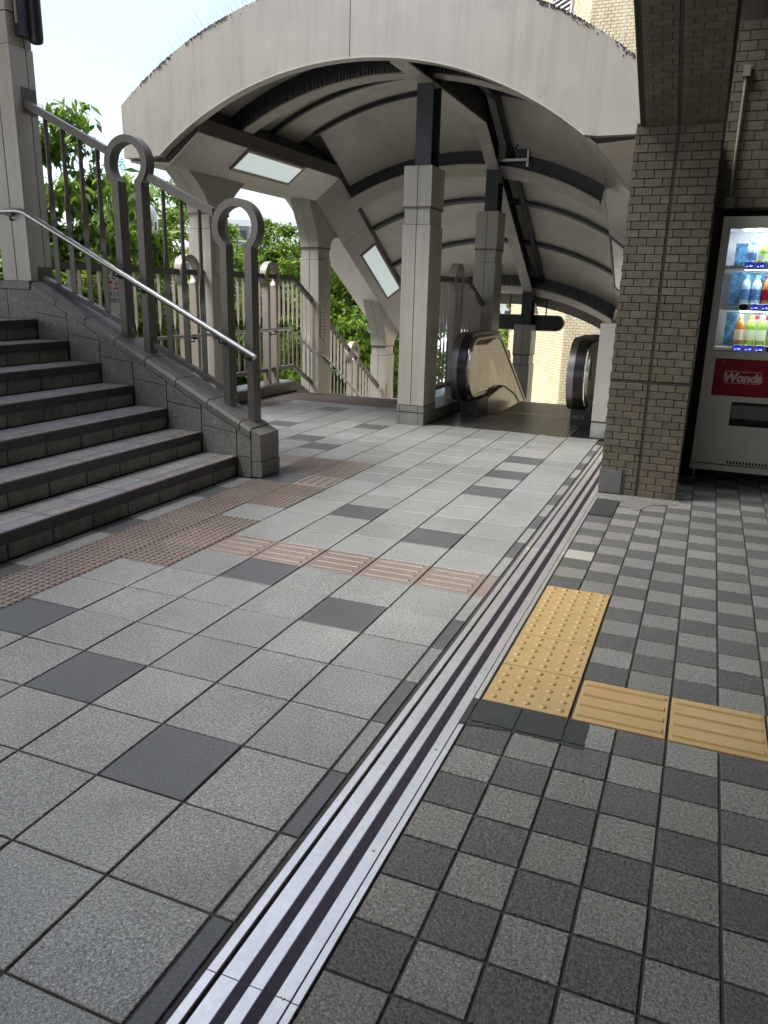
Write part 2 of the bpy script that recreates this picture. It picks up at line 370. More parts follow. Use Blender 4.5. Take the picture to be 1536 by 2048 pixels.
# row of cut tiles in front of the escalator plate, and the stair edge nosing
for k, x in enumerate(np.arange(-.75, .9, .3)):
    MB().cbox(x-.15+G, x+.15-G, 6.2+G-.0, 6.24-G, -.012, 0).build('edge_tile', M['tile'], deck)
for k, x in enumerate(np.arange(-3.15, -1.25, .3)):
    MB().cbox(x-.15+G, x+.15-G, 7.803, 7.95, -.03, 0).build('nosing_tile', M['nosing'], deck)

# ------------------------------------------------------------------ expansion joint strip
ej = thing('expansion_joint', 'silver aluminium joint strip with two black ribbed rubber inlays between the two floors', 'floor strip', (1.08, -2, -.01))
MB().box(.968, 1.195, -2.5, 6.2, -.03, -.008).build('joint_bed', M['black'], ej)
ys = [-2.5, -.43, 2.6, 5.4, 6.2]
for a, b in zip(ys[:-1], ys[1:]):
    MB().cbox(.975, .998, a+.001, b-.001, -.02, .001, .001).build('edge_rail', M['alu'], ej)
    MB().cbox(1.011, 1.052, a+.001, b-.001, -.02, .003, .0006).build('cover_plate', M['alu'], ej)
    MB().cbox(1.0775, 1.107, a+.001, b-.001, -.02, .003, .0006).build('cover_plate', M['alu'], ej)
    MB().cbox(1.1375, 1.170, a+.001, b-.001, -.02, .003, .0006).build('cover_plate', M['alu'], ej)
    MB().cbox(1.1725, 1.190, a+.001, b-.001, -.02, .0015, .001).build('edge_rail', M['alu'], ej)
for x0 in (1.0525, 1.1075):
    b = MB(); wd = .0248 if x0 < 1.1 else .0298
    n = 6
    for k in range(n):
        a = x0+wd*k/n
        b.prism([(a+.0002, -.007), (a+wd/n*.32, .0040), (a+wd/n*.68, .0040), (a+wd/n-.0002, -.007)], 'y', -2.5, 6.2)
    b.build('ribbed_insert', M['rubber'], ej)
for y in (-.43, .03, .52, 1.1, 1.7, 2.3, 2.9):
    b = MB().lathe((1.153, y, .003), [(.0048, 0), (.0048, .0006), (.0035, .0012), (.0012, .0004)], 10); b.build('screw', M['steel'], ej)

# ------------------------------------------------------------------ right concourse floor
conc = MB().box(1.191, 9, -5, 7.5, -.35, -.0065).build('concourse_floor', M['grout']); conc['kind'] = 'structure'
PX, PY, X0, Y0 = .1542, .1515, 1.193, .125
GG = G; 
def rt(w, d, m, name): return tile_mesh(w, d, name, m, c=.002)
CL, CD, CW = rt(PX, PY, M['check_light'], 'light_floor_tile'), rt(PX, PY, M['check_dark'], 'dark_floor_tile'), rt(PX, PY, M['check_white'], 'pale_floor_tile')
cells = []
for i in range(0, 26):
    for j in range(-18, 36):
        x, y = X0+PX*(i+.5), Y0+PY*(j+.5)
        if 1.19 < x < 1.505 and .88 < y < 2.08: continue
        if 1.5 < x < 3.02 and .885 < y < 1.185: continue
        if 1.17 < x < 1.70 and y > 4.06: continue
        if 1.16 < x < 1.56 and y > 3.93: continue
        if 1.16 < x < 1.36 and y > 3.5: continue
        cells.append((px_area(x, y, 0, PX, PY), i, j, x, y))
cells.sort(reverse=True); cl_, cdk = 0, 0; rest = {0: MB(), 1: MB()}
for a, i, j, x, y in cells:
    lt = (i+j) % 2 == 0
    if i == 0 and j in (16,): me, nm = CW, 'pale_floor_tile'
    elif lt: me, nm = CL, 'light_floor_tile'
    else: me, nm = CD, 'dark_floor_tile'
    n_ = cl_ if lt else cdk
    if a > 40 and n_ < 295:
        if lt: cl_ += 1
        else: cdk += 1
        inst(nm, me, conc, (x, y, RNG.uniform(-.0012, .0006)), (RNG.uniform(-.004, .004), RNG.uniform(-.004, .004), 0))
    elif a > 0 or y > -1.5:
        rest[0 if lt else 1].cbox(x-PX/2+G, x+PX/2-G, y-PY/2+G, y+PY/2-G, -.012, 0)
rest[0].build('outlying_light_tile', M['check_light'], conc, kind='stuff'); rest[1].build('outlying_dark_tile', M['check_dark'], conc, kind='stuff')
# yellow tactile blocks
def tact(dots, bars, nm):
    b = MB().cbox(-.1472, .1472, -.1472, .1472, -.012, .0022, .0015)
    if dots:
        for i in range(5):
            for j in range(5):
                cx, cy = (i-2)*.058, (j-2)*.058
                b.sweep([[(cx+r_*math.cos(k*math.pi/6), cy+r_*math.sin(k*math.pi/6), .002+z_) for k in range(12)] for r_, z_ in ((.0128, 0), (.0115, .0035), (.0085, .006), (.003, .0068))])
    else:
        for k in range(4):
            y = -.1125+k*.075
            b.add([(-.138, y-.0135, .002), (.138, y-.0135, .002), (.138, y+.0135, .002), (-.138, y+.0135, .002), (-.135, y-.0115, .0095), (.135, y-.0115, .0095), (.135, y+.0115, .0095), (-.135, y+.0115, .0095)],
                  [(4, 5, 6, 7), (0, 1, 5, 4), (1, 2, 6, 5), (2, 3, 7, 6), (3, 0, 4, 7)])
        b.sweep([[(.01+r_*math.cos(k*math.pi/5), r_*math.sin(k*math.pi/5), .0022+z_) for k in range(10)] for r_, z_ in ((.005, 0), (.0045, .0006), (.003, .0008), (.0028, .0002))])
    return b.mesh(nm, M['yellow'], smooth=bool(dots))
TD, TB = tact(1, 0, 'yellow_dot_block'), tact(0, 1, 'yellow_bar_block')
for k in range(4): inst('yellow_dot_block', TD, conc, (1.348, 1.032+.3*k, .001))
for k in range(5): inst('yellow_bar_block', TB, conc, (1.6555+.304*k, 1.031, .001))
def ragged(poly, amp=.004, step=.012):
    out = []
    for (x0, y0), (x1, y1) in zip(poly, poly[1:]+poly[:1]):
        n = max(1, int(math.hypot(x1-x0, y1-y0)/step))
        for k in range(n): out.append((x0+(x1-x0)*k/n+random.uniform(-amp, amp), y0+(y1-y0)*k/n+random.uniform(-amp, amp)))
    return out
MB().prism(ragged([(1.150, .69), (1.356, .722), (1.503, .718), (1.572, .712), (1.566, .876), (1.506, .876), (1.2, .876), (1.149, .878)]), 'z', -.007, -.0012).build('paint_patch', M['patch'], conc)
for poly in ([(1.150, .692), (1.1905, .698), (1.1905, .878), (1.149, .878)], [(1.1965, .735), (1.343, .735), (1.343, .879), (1.1965, .879)], [(1.351, .735), (1.497, .735), (1.497, .879), (1.351, .879)],
             [(1.505, .735), (1.570, .735), (1.566, .878), (1.505, .878)], [(1.1965, .700), (1.343, .722), (1.343, .727), (1.1965, .727)], [(1.351, .720), (1.497, .716), (1.497, .727), (1.351, .727)], [(1.505, .714), (1.571, .711), (1.571, .727), (1.505, .727)]):
    MB().prism(ragged(poly, .0022, .009), 'z', -.004, .0028).build('paint_patch', M['patch'], conc)
MB().prism(ragged([(1.192, 3.5), (1.34, 3.5), (1.345, 3.93), (1.19, 3.93)], .003), 'z', -.008, .001).build('painted_tile', M['patch'], conc)
MB().prism(ragged([(1.185, 3.94), (1.36, 3.92), (1.36, 3.80), (1.47, 3.72), (1.56, 3.9), (1.72, 3.98), (1.74, 4.3), (1.185, 4.3)], .012, .03), 'z', -.008, .0025).build('mortar_patch', M['mortar'], conc)

# ================================================================== STAIRCASE UP
st = thing('staircase', 'tiled stairs climbing left with dark nosings and worn orange strips', 'stairs', (-2.3, 1.5, 0))
N, RUN, RISE = 7, .3055, .1535
YA, YB = -2.4, 3.328
core = MB()
for n in range(N):
    xn = -1.352-RUN*n
    core.box(-6, xn-.022, YA, YB, -.2 if n == 0 else RISE*n-.02, RISE*(n+1)-.014)
core.build('stair_core', M['grout'], st)
steps_y = [3.328-.3*k for k in range(0, 19)]
rm, nm_, tm_, ntm = [], [], [], []
riser_me = MB().box(-.008, 0, -.1445, .1445, .005, RISE-.064).mesh('riser_tile', M['riser'])
nose_me = MB().cbox(-.03, 0, -.1485, .1485, -.062, 0, .004).mesh('nosing_tile', M['nosing'])
ntop_me = MB().box(-.115, -.012, -.1460, .1460, -.012, .0012).mesh('nosing_top_tile', M['nose_top'])
tread_me = MB().box(-.30, -.1225, -.1460, .1460, -.012, .0).mesh('tread_tile', M['tread'])
orange_me = [MB().box(-.046, -.030, -.14, .14*f, -.003, .0024).mesh('grip_strip', M['orange']) for f in (1, .55)]
for n in range(N):
    xn = -1.352-RUN*n; zt = RISE*(n+1)
    for k, y1 in enumerate(steps_y[:-1]):
        yc = y1-.15
        off = -.018
        inst('riser_tile', riser_me, st, (xn+off, yc, RISE*n))
        nz_ = inst('nosing_tile', nose_me, st, (xn, yc, zt+random.uniform(-.0006, .0006)))
        inst('nosing_top_tile', ntop_me, st, (xn, yc, zt))
        inst('tread_tile', tread_me, st, (xn, yc, zt))
        if not (n == 0 and k in (4, 6)) and random.random() < .85 and n < 5 and k < 12:
            g_ = bpy.data.objects.new('grip_strip', orange_me[random.random() < .25]); COL.objects.link(g_); g_.parent = nz_
# upper landing
b = MB(); 
for i in range(8):
    for k in range(12): b.cbox(-3.49-.3*i-.3+G, -3.49-.3*i-G, YB-.3*k-.3+G, YB-.3*k-G, 1.05, 1.0745)
b.build('landing_tile', M['tread'], st, kind='stuff')

# ------------------------------------------------------------------ cheek wall with coping
cw = thing('stair_wall', 'sloping grey stone stair wall with tiled coping ending in a low newel block', 'wall', (-2.2, 3.47, 0))
ztop = lambda x: .492+.504*(-1.619-x)      # lower edge of the coping
MB().prism([(-3.19, 0), (-3.19, ztop(-3.19)-.003), (-1.237, ztop(-1.237)-.003), (-1.237, 0)], 'y', 3.338, 3.598).build('wall_core', M['grout'], cw)
MB().box(-9, -3.19, 3.338, 3.598, .3, 1.33).build('wall_core', M['grout'], cw)
xs = [-1.241, -1.361]+[-1.361-RUN*k for k in range(1, 7)]
for a, b_ in zip(xs[:-1], xs[1:]):
    n = int(round((-1.361-a)/RUN)) if a < -1.3 else -1
    zb = .155+RISE*(n+1) if n >= 0 else .155
    for (y0, y1) in ((3.328, 3.338), (3.598, 3.606)):
        MB().prism([(b_+.0045, zb+.055 if n >= 0 else zb), (a-.0045, zb+.02 if n >= 0 else zb), (a-.0045, ztop(a)-.006), (b_+.0045, ztop(b_)-.006)], 'y', y0, y1).build('stone_block', M['stone'], cw)
        MB().prism([(b_+.0045, 0 if n < 0 else zb-RISE), (a-.0045, 0 if n < 0 else zb-RISE), (a-.0045, zb+.014 if n >= 0 else zb-.006), (b_+.0045, zb+.049 if n >= 0 else zb-.006)], 'y', y0, y1).build('stone_block', M['stone'], cw)
# last upper block and level wall of the landing
MB().prism([(-3.19, 1.08), (-3.185, 1.08), (-3.185, ztop(-3.185)-.01), (-3.19, ztop(-3.19))], 'y', 3.33, 3.338).build('stone_block', M['stone'], cw)
for k in range(9):
    MB().box(-3.19-.3*k-.297, -3.19-.3*k-.003, 3.330, 3.338, 1.078, 1.30).build('stone_block', M['stone'], cw)
    MB().box(-3.235-.3*k-.297, -3.235-.3*k-.003, 3.322, 3.606, 1.306, 1.366).build('coping_stone', M['coping'], cw)
# newel end: chamfered block
for (z0, z1, e) in ((.006, .120, .006), (.126, .285, 0)):
    for k in range(3):
        y0 = 3.332+.09*k
        MB().box(-1.241+.0, -1.163+e, y0+.002, y0+.088, z0, z1 if k or e else z1).build('stone_block', M['stone'], cw)
MB().prism([(-1.241, .285), (-1.163, .285), (-1.163, .325), (-1.241, ztop(-1.241)+.055)], 'y', 3.334, 3.598).build('coping_stone', M['coping'], cw)
# coping pieces, each about 0.275 m long: front strip with a bevelled nose, and a rear strip
cx = -1.243; first = True
while cx > -3.21:
    c2 = max(cx-(.09 if first else .275), -3.22); first = False
    a, b_ = cx-.0035, c2+.0035
    def sec(x, pts): return [(x, y, ztop(x)+dz) for y, dz in pts]
    fr = [(3.322, 0), (3.322, .042), (3.345, .062), (3.430, .066), (3.430, 0)]
    rr = [(3.437, 0), (3.437, .066), (3.592, .066), (3.606, .050), (3.606, 0)]
    for s_ in (fr, rr): MB().sweep([sec(a, s_), sec(b_, s_)]).build('coping_stone', M['coping'], cw)
    cx = c2
zcop = lambda x: ztop(x)+.066

# ------------------------------------------------------------------ looped posts and twisted balusters
def keyhole(s0, s1, z0, zneck, zc, wleg, ro, ri, zb1=None):
    """outline of a keyhole-shaped loop: two legs centred at s0 and s1 joined by a ring centred between them"""
    zb1 = z0 if zb1 is None else zb1
    sc = (s0+s1)/2; h = wleg/2
    out, inn = [(s0-h, z0), (s0-h, zneck)], [(s0+h, z0), (s0+h, zneck)]
    a0 = math.atan2(zneck+.045-zc, s0-h-sc); 
    hg = (s1-s0)/2
    A0 = math.pi+math.acos(min(.97, (hg+h)/ro)); B0 = math.pi+math.acos(min(.97, (hg-h)/ri))
    K = 30
    for k in range(K+1):
        t = k/K
        ta = A0+( (math.pi-A0) - A0)*t; tb = B0+((math.pi-B0)-B0)*t
        out.append((sc+ro*math.cos(ta), zc+ro*math.sin(ta))); inn.append((sc+ri*math.cos(tb), zc+ri*math.sin(tb)))
    out += [(s1+h, zneck), (s1+h, zb1)]; inn += [(s1-h, zneck), (s1-h, zb1)]
    return out, inn
def loop_post(parent, plane, t0, t1, *args, m=M['taupe'], **kw):
    out, inn = keyhole(*args, **kw)
    P = (lambda s_, t, z: (s_, t, z)) if plane == 'y' else (lambda s_, t, z: (t, s_, z))
    b = MB().sweep([[P(o_[0], t0, o_[1]), P(i_[0], t0, i_[1]), P(i_[0], t1, i_[1]), P(o_[0], t1, o_[1])] for o_, i_ in zip(out, inn)])
    return b.build('loop_post', m, parent, smooth=True)
def baluster(parent, x, y, z0, z1, rot0, m=M['taupe'], wd=.040, th=.009):
    b = MB(); secs = []
    zs = [z0, z0+(z1-z0)*.40]+[z0+(z1-z0)*(.40+.22*k/8) for k in range(1, 9)]+[z1]
    for i, z in enumerate(zs):
        t = min(1, max(0, ((z-z0)/(z1-z0)-.40)/.22)); a = rot0+R(90)*t
        c, s_ = math.cos(a), math.sin(a)
        secs.append([(x+c*p-s_*q, y+s_*p+c*q, z) for p, q in ((-wd/2, -th/2), (wd/2, -th/2), (wd/2, th/2), (-wd/2, th/2))])
    return b.sweep(secs).build('baluster', m, parent, smooth=True)
def rail(parent, name, a, b_, w, h, m=M['taupe']):
    """bar of rectangular section, top face along a-b"""
    a, b_ = Vector(a), Vector(b_); d = (b_-a).normalized(); s_ = d.cross(Vector((0, 0, 1))).normalized()*w/2; dn = Vector((0, 0, -h))
    return MB().sweep([[p+s_, p-s_, p-s_+dn, p+s_+dn] for p in (a, b_)]).build(name, m, parent)
def handrail(parent, path, r, brackets, arm, m=M['steel'], bm_=M['bracket']):
    pts = []
    for i, p in enumerate(path):
        p = Vector(p)
        if 0 < i < len(path)-1:
            a, c = Vector(path[i-1]), Vector(path[i+1])
            for k in range(5):
                t = k/4; q0 = p+(a-p).normalized()*.06; q1 = p+(c-p).normalized()*.06
                pts.append((1-t)**2*q0+2*t*(1-t)*p+t*t*q1)
        else: pts.append(p)
    h = MB().tube(pts, r, 14).build('handrail', m, parent, smooth=True)
    for q in brackets:
        q = Vector(q); e = q+Vector(arm)
        b = MB().tube([q+Vector((0, 0, -r*.6)), q+Vector((0, 0, -r-.035)), e+Vector((0, 0, -r-.045))], .008, 8)
        b.cbox(q.x-.035, q.x+.035, q.y-.012, q.y+.012, q.z-r-.010, q.z-r*.55)
        b.cyl((e.x-(.02 if arm[0] else .0), e.y, e.z-r-.045), .022, .012, 'y' if arm[1] else 'x', 12)
        b.build('bracket', bm_, h, smooth=True)
    return h
sr = thing('stair_railing', 'taupe metal railing with keyhole loop posts and twisted bars up the stairs', 'railing', (-2.2, 3.5, .9))
T0, T1 = 3.452, 3.545
loop_post(sr, 'y', T0, T1, -1.5155, -1.309, zcop(-1.52)-.02, 1.602, 1.768, .0555, .190, .139, zb1=zcop(-1.30)-.02)
loop_post(sr, 'y', T0, T1, -2.4385, -2.2285, zcop(-2.44)-.02, 2.044, 2.212, .0575, .192, .141, zb1=zcop(-2.22)-.02)
YR = 3.50
rail(sr, 'top_rail', (-3.27, YR, 2.695), (-2.52, YR, 2.335), .058, .058)
rail(sr, 'top_rail', (-2.17, YR, 2.152), (-1.605, YR, 1.895), .058, .062)
rail(sr, 'bottom_rail', (-3.24, YR, 1.408), (-2.465, YR, 1.085), .045, .042)
rail(sr, 'bottom_rail', (-2.19, YR, .932), (-1.545, YR, .640), .045, .042)
tr = lambda x: 2.695+(2.335-2.695)*(x+3.27)/.75 if x < -2.3 else 2.152+(1.895-2.152)*(x+2.17)/.565
br = lambda x: 1.408+(1.085-1.408)*(x+3.24)/.775 if x < -2.3 else .932+(.640-.932)*(x+2.19)/.645
for x in (-3.10, -2.945, -2.785, -2.625, -2.045, -1.89, -1.735):
    baluster(sr, x, YR, br(x)-.012, tr(x)-.05, R(8), wd=.042, th=.010)
handrail(sr, [(-4.6, 3.372, 1.893), (-3.29, 3.372, 1.890), (-1.218, 3.372, .880)], .0215,
         [(-3.42, 3.372, 1.885), (-2.2285, 3.372, 1.375), (-2.4385, 3.372, 1.478), (-1.5155, 3.372, 1.025), (-1.309, 3.372, .925)], (0, .075, 0))
for (x, z) in ((-2.405, 1.02), (-1.485, .56)):
    MB().cyl((x, 3.50, z), .012, .012, 'x', 10).build('bolt', M['steel_dull'], sr)
# big left pillar on the wall
lp = thing('roof_pillar', 'cream panelled pillar at the head of the stair wall with dark grooves', 'pillar', (-3.44, 3.51, 1.37))
MB().box(-3.57, -3.30, 3.41, 3.62, 1.366, 4.6).build('pillar_core', M['joint'], lp)
for z0, z1 in ((1.369, 3.055), (3.062, 3.27), (3.277, 4.6)):
    e = .012 if z0 == 3.062 else 0
    MB().box(-3.583+e, -3.441, 3.40+e, 3.408, z0, z1).build('panel', M['paint'], lp)
    MB().box(-3.431, -3.29-e, 3.40+e, 3.408, z0, z1).build('panel', M['paint'], lp)
    MB().box(-3.298, -3.288-e, 3.4085, 3.553, z0, z1).build('panel', M['paint'], lp)
    MB().box(-3.298, -3.288-e, 3.563, 3.627, z0, z1).build('panel', M['paint'], lp)
    MB().box(-3.583+e, -3.575, 3.4085, 3.627, z0, z1).build('panel', M['paint'], lp)
for z, h_ in ((2.60, .15), (1.345, .10)):
    MB().box(-3.287, -3.279, 3.475, 3.617, z, z+h_+.03).build('rail_flange', M['taupe'], lp)
spk = thing('wall_speaker', 'dark round-cornered box hung high on the cream pillar by the stairs', 'speaker', (-3.2, 3.6, 3.1))
b = MB(); secs = []
for z, r_ in ((3.09, .028), (3.10, .045), (3.13, .05), (4.3, .05)):
    secs.append([(-3.215+r_*1.15*math.cos(2*math.pi*k/16), 3.60+r_*math.sin(2*math.pi*k/16), z) for k in range(16)])
b.sweep(secs).build('housing', M['dark_plastic'], spk, smooth=True)
MB().box(-3.285, -3.225, 3.47, 3.60, 3.12, 4.3).build('bracket_plate', M['shade_navy'], spk)
MB().tube([(-3.262, 3.475, 3.2), (-3.262, 3.475, 4.3)], .014, 10).build('conduit', M['grey_plastic'], spk, smooth=True)

# ================================================================== CANOPY COLUMNS
def column(label, x0, y0, zb, zcap, flare, dy=.39, wd=.29, steel=None, plinth=None, group='panelled canopy columns'):
    x1, y1 = x0+wd, y0+dy; xm, ym = (x0+x1)/2, (y0+y1)/2
    t = thing('canopy_column', label, 'column', (xm, ym, zb), group)
    def ring(z0, z1, e, nm='panel'):
        g_ = .004
        MB().box(x0+e+.012, x1-e-.012, y0+e+.012, y1-e-.012, z0, z1).build('column_core', M['joint'], t)
        for (a, b_) in ((x0+e, xm-g_), (xm+g_, x1-e)):
            MB().box(a, b_, y0+e, y0+e+.012, z0, z1).build(nm, M['paint'], t)
            MB().box(a, b_, y1-e-.012, y1-e, z0, z1).build(nm, M['paint'], t)
        for (a, b_) in ((y0+e+.0125, ym-g_), (ym+g_, y1-e-.0125)):
            MB().box(x0+e, x0+e+.0118, a, b_, z0, z1).build(nm, M['paint'], t)
            MB().box(x1-e-.0118, x1-e, a, b_, z0, z1).build(nm, M['paint'], t)
    zs = zb
    if plinth:
        MB().box(x0-.002, x1+.002, y0-.002, y1+.002, zb, zb+plinth).build('base_core', M['grout'], t)
        for k, (a, b_) in enumerate(((x0-.006, x0+.025), (x0+.03, x1-.055), (x1-.05, x1+.006))):
            for z0_, z1_ in ((zb, zb+plinth*.63), (zb+plinth*.66, zb+plinth)):
                MB().box(a, b_, y0-.008, y0-.002, z0_+.002, z1_-.002).build('base_tile', M['stone'], t)
        for k in range(2): MB().box(x1+.002, x1+.008, y0+.19*k+.004, y0+.19*k+.19, zb+.002, zb+plinth-.002).build('base_tile', M['stone'], t)
        zs = zb+plinth+.004
    ring(zs, zcap-.155, 0)                       # shaft
    ring(zcap-.150, zcap-.004, .012)             # neck
    MB().box(x0-.002, x1+.002, y0-.002, y1+.002, zcap-.004, zcap+.014).build('collar', M['bronze'], t)
    if flare:
        zt, slope = flare
        # flares along the beam (both ways in y), following the slope of the beam above
        for (a, b_) in ((x0, xm-.003), (xm+.003, x1)):
            rows = []
            for k in range(10):
                u_ = k/9; f = .40*(1-math.cos(u_*math.pi/2))*1.0
                ya, yb = y0-f, y1+f
                za = zcap+.016+(zt-slope*(ya-ym)-zcap-.016)*u_; zb_ = zcap+.016+(zt-slope*(yb-ym)-zcap-.016)*u_
                rows.append([(a, ya, za), (b_, ya, za), (b_, yb, zb_), (a, yb, zb_)])
            MB().sweep(rows).build('flared_panel', M['paint'], t, smooth=True)
    else:
        ring(zcap+.016, steel[0], 0)
        zt0, zt1 = steel[0], steel[1]; lean = steel[2]
        b = MB(); sx0, sx1, sy0, sy1 = x0+.085, x1-.04, y0+.06, y1-.08
        def I(z, o): # H section
            fl, wb = .014, .012
            return z, o
        for (bx) in ((sx0, sx1, sy0, sy0+.014), (sx0, sx1, sy1-.014, sy1), ((sx0+sx1)/2-.006, (sx0+sx1)/2+.006, sy0+.014, sy1-.014)):
            p = [(bx[0], bx[2]), (bx[1], bx[2]), (bx[1], bx[3]), (bx[0], bx[3])]
            b.sweep([[(q[0], q[1], zt0-.0) for q in p], [(q[0], q[1]+lean, zt1) for q in p]])
        b.build('steel_post', M['shade_navy'], t)
        MB().box(sx0-.03, sx1+.03, sy0-.03+lean, sy1+.03+lean, zt1-.012, zt1).build('end_plate', M['shade_navy'], t)
    return t
XL, XM = -3.77, -1.195
column('cream flared column behind the lower keyhole post of the stair railing', XL, 6.17, .10, 2.13, (2.56, 0))
column('cream flared column standing where the canopy bends down beside the landing handrail', XL, 8.80, -2.6, 1.92, (2.40, .57))
column('smallest flared cream column down the stairs behind the central cream column', XL, 11.42, -2.6, .41, (.90, .57))
column('tall cream column in the middle of the deck with dark steel post on top', XM, 6.17, 0, 2.155, None, steel=(2.541, 3.40, 0), plinth=.205)
column('cream middle column behind the tallest one with security device beside its steel post', XM, 8.79, -2.6, 1.905, None, steel=(2.375, 2.96, .0))
column('cream middle column farthest down beside the escalator handrail', XM, 11.36, -2.6, .40, None, steel=(.885, 1.60, .0))

# ================================================================== CANOPY
cp = thing('canopy', 'beige barrel vault canopy with arched fascia over the stairs and escalator', 'canopy', (-1.44, 8.5, 2.6))
XC, ZC, SL, BV, BB = -1.44, -.11, .572, 8.15, 8.70
YF, YE = 5.40, 12.05
drop = lambda y: SL*max(0, y-BV)
bdrop = lambda y: SL*max(0, y-BB)
def arc(r, x_a, x_b, n=24):
    return [(XC+r*math.sin(a), ZC+r*math.cos(a)) for a in np.linspace(math.asin((x_a-XC)/r), math.asin((x_b-XC)/r), n)]
def fascia(y0, y1, dz, nm, lo=3.42, hi=4.06):
    hw = 2.515; zb_ = 2.591; 
    for (a, b_) in ((XC-hw, XC-.004), (XC+.004, XC+hw)):
        top = arc(hi, a if a > XC-1 else XC-hw, b_ if b_ < XC+1 else XC+hw)
        xi = math.sqrt(lo*lo-(zb_-ZC)**2)
        low = arc(lo, max(a, XC-xi), min(b_, XC+xi))
        n = len(top); rows = []
        lo2 = []
        for k in range(n):
            x = a+(b_-a)*k/(n-1)
            tz = ZC+math.sqrt(max(0, hi*hi-(x-XC)**2)); 
            lz = ZC+math.sqrt(lo*lo-(x-XC)**2) if abs(x-XC) < xi else zb_
            rows.append([(x, y0, lz+dz), (x, y0, max(tz, lz+.3 if abs(x-XC) > 2.4 else tz)+dz), (x, y1, max(tz, lz+.3 if abs(x-XC) > 2.4 else tz)+dz), (x, y1, lz+dz)])
        MB().sweep(rows).build(nm, M['fascia'], cp, smooth=True)
fascia(YF, YF+.09, 0, 'fascia_panel')
MB().sweep([[(x, YF-.006, z), (x, YF-.006, z+.012), (x, YF+.10, z+.012), (x, YF+.10, z)] for x, z in arc(3.415, XC-2.085, XC+2.085, 40)]).build('fascia_lip', M['paint'], cp)
fascia(YE, YE+.09, -2.11, 'far_fascia_panel', 3.42, 3.78)
# roof skin above
b = MB(); rows = []
for y in (YF+.09, BV, YE): rows.append([(x, y, z-drop(y)) for x, z in arc(3.98, XC-2.45, XC+2.45, 40)])
b.sweep(rows, closed=False).build('roof_skin', M['fascia'], cp, smooth=True)
# ceiling panels: bays between ribs and purlins, left and right of the ridge beam
RC = 3.74
RIBS = (6.40, 9.02, 11.58)
bays = [YF+.09, 6.40, 7.22, 7.95, 9.02, 9.85, 10.70, 11.58, YE]
for y0, y1 in zip(bays[:-1], bays[1:]):
    for xa, xb in ((XC-(1.95 if y1 < 7.97 else 1.67), -1.07), (-.98, XC+1.80)):
        rows = []
        cuts = sorted({y0+.008, y1-.008} | ({BV} if y0 < BV < y1 else set()))
        for y in cuts: rows.append([(x, y, z-drop(y)) for x, z in arc(RC, xa, xb, 20)]+[(x, y, z+.02-drop(y)) for x, z in arc(RC, xa, xb, 20)[::-1]])
        MB().sweep(rows).build('ceiling_panel', M['ceil'], cp, smooth=True)
for y in bays[1:-1]:
    if y in RIBS: continue
    MB().sweep([[(x, y-.025, z-.05-drop(y-.025)), (x, y+.025, z-.05-drop(y+.025)), (x, y+.025, z-drop(y+.025)), (x, y-.025, z-drop(y-.025))] for x, z in arc(RC, XC-(1.95 if y < 7.9 else 1.67), XC+1.80, 36)]).build('purlin', M['shade_navy'], cp, smooth=True)
for y in RIBS:
    sl = SL if y > BV else 0
    d = drop(y)
    MB().sweep([[(x, y-.008, z-d), (x, y+.008, z-d), (X2, y+.008, Z2-d), (X2, y-.008, Z2-d)] for (x, z), (X2, Z2) in zip(arc(3.515, XC-(1.9 if y < 7 else 1.63), XC+1.76, 36), arc(RC, XC-(1.95 if y < 7 else 1.67), XC+1.80, 36))]).build('rib_web', M['shade_navy'], cp, smooth=True)
    MB().sweep([[(x, y-.10, z-d+sl*.10), (x, y+.10, z-d-sl*.10), (X2, y+.10, Z2-d-sl*.10), (X2, y-.10, Z2-d+sl*.10)] for (x, z), (X2, Z2) in zip(arc(3.50, XC-(1.9 if y < 7 else 1.63), XC+1.76, 36), arc(3.515, XC-(1.9 if y < 7 else 1.63), XC+1.76, 36))]).build('rib_flange', M['flange'], cp, smooth=True)
# ridge beam along the canopy
zr = -.11+3.40
rows = lambda x0, x1, a, b_: [[(x0, y, zr+a-drop(y)), (x1, y, zr+a-drop(y)), (x1, y, zr+b_-drop(y)), (x0, y, zr+b_-drop(y))] for y in (YF+.1, BV, YE)]
MB().sweep(rows(-1.10, -.95, -.015, 0)).build('ridge_flange', M['flange'], cp)
MB().sweep(rows(-1.032, -1.018, 0, .42)).build('ridge_web', M['shade_navy'], cp)
MB().sweep([[(x, y, z-drop(y)) for x, z in ((-.86, 3.50), (-.80, 3.50), (-.80, 3.56), (-.86, 3.56))] for y in (YF+.2, BV, YE)]).build('cable_duct', M['shade_navy'], cp)
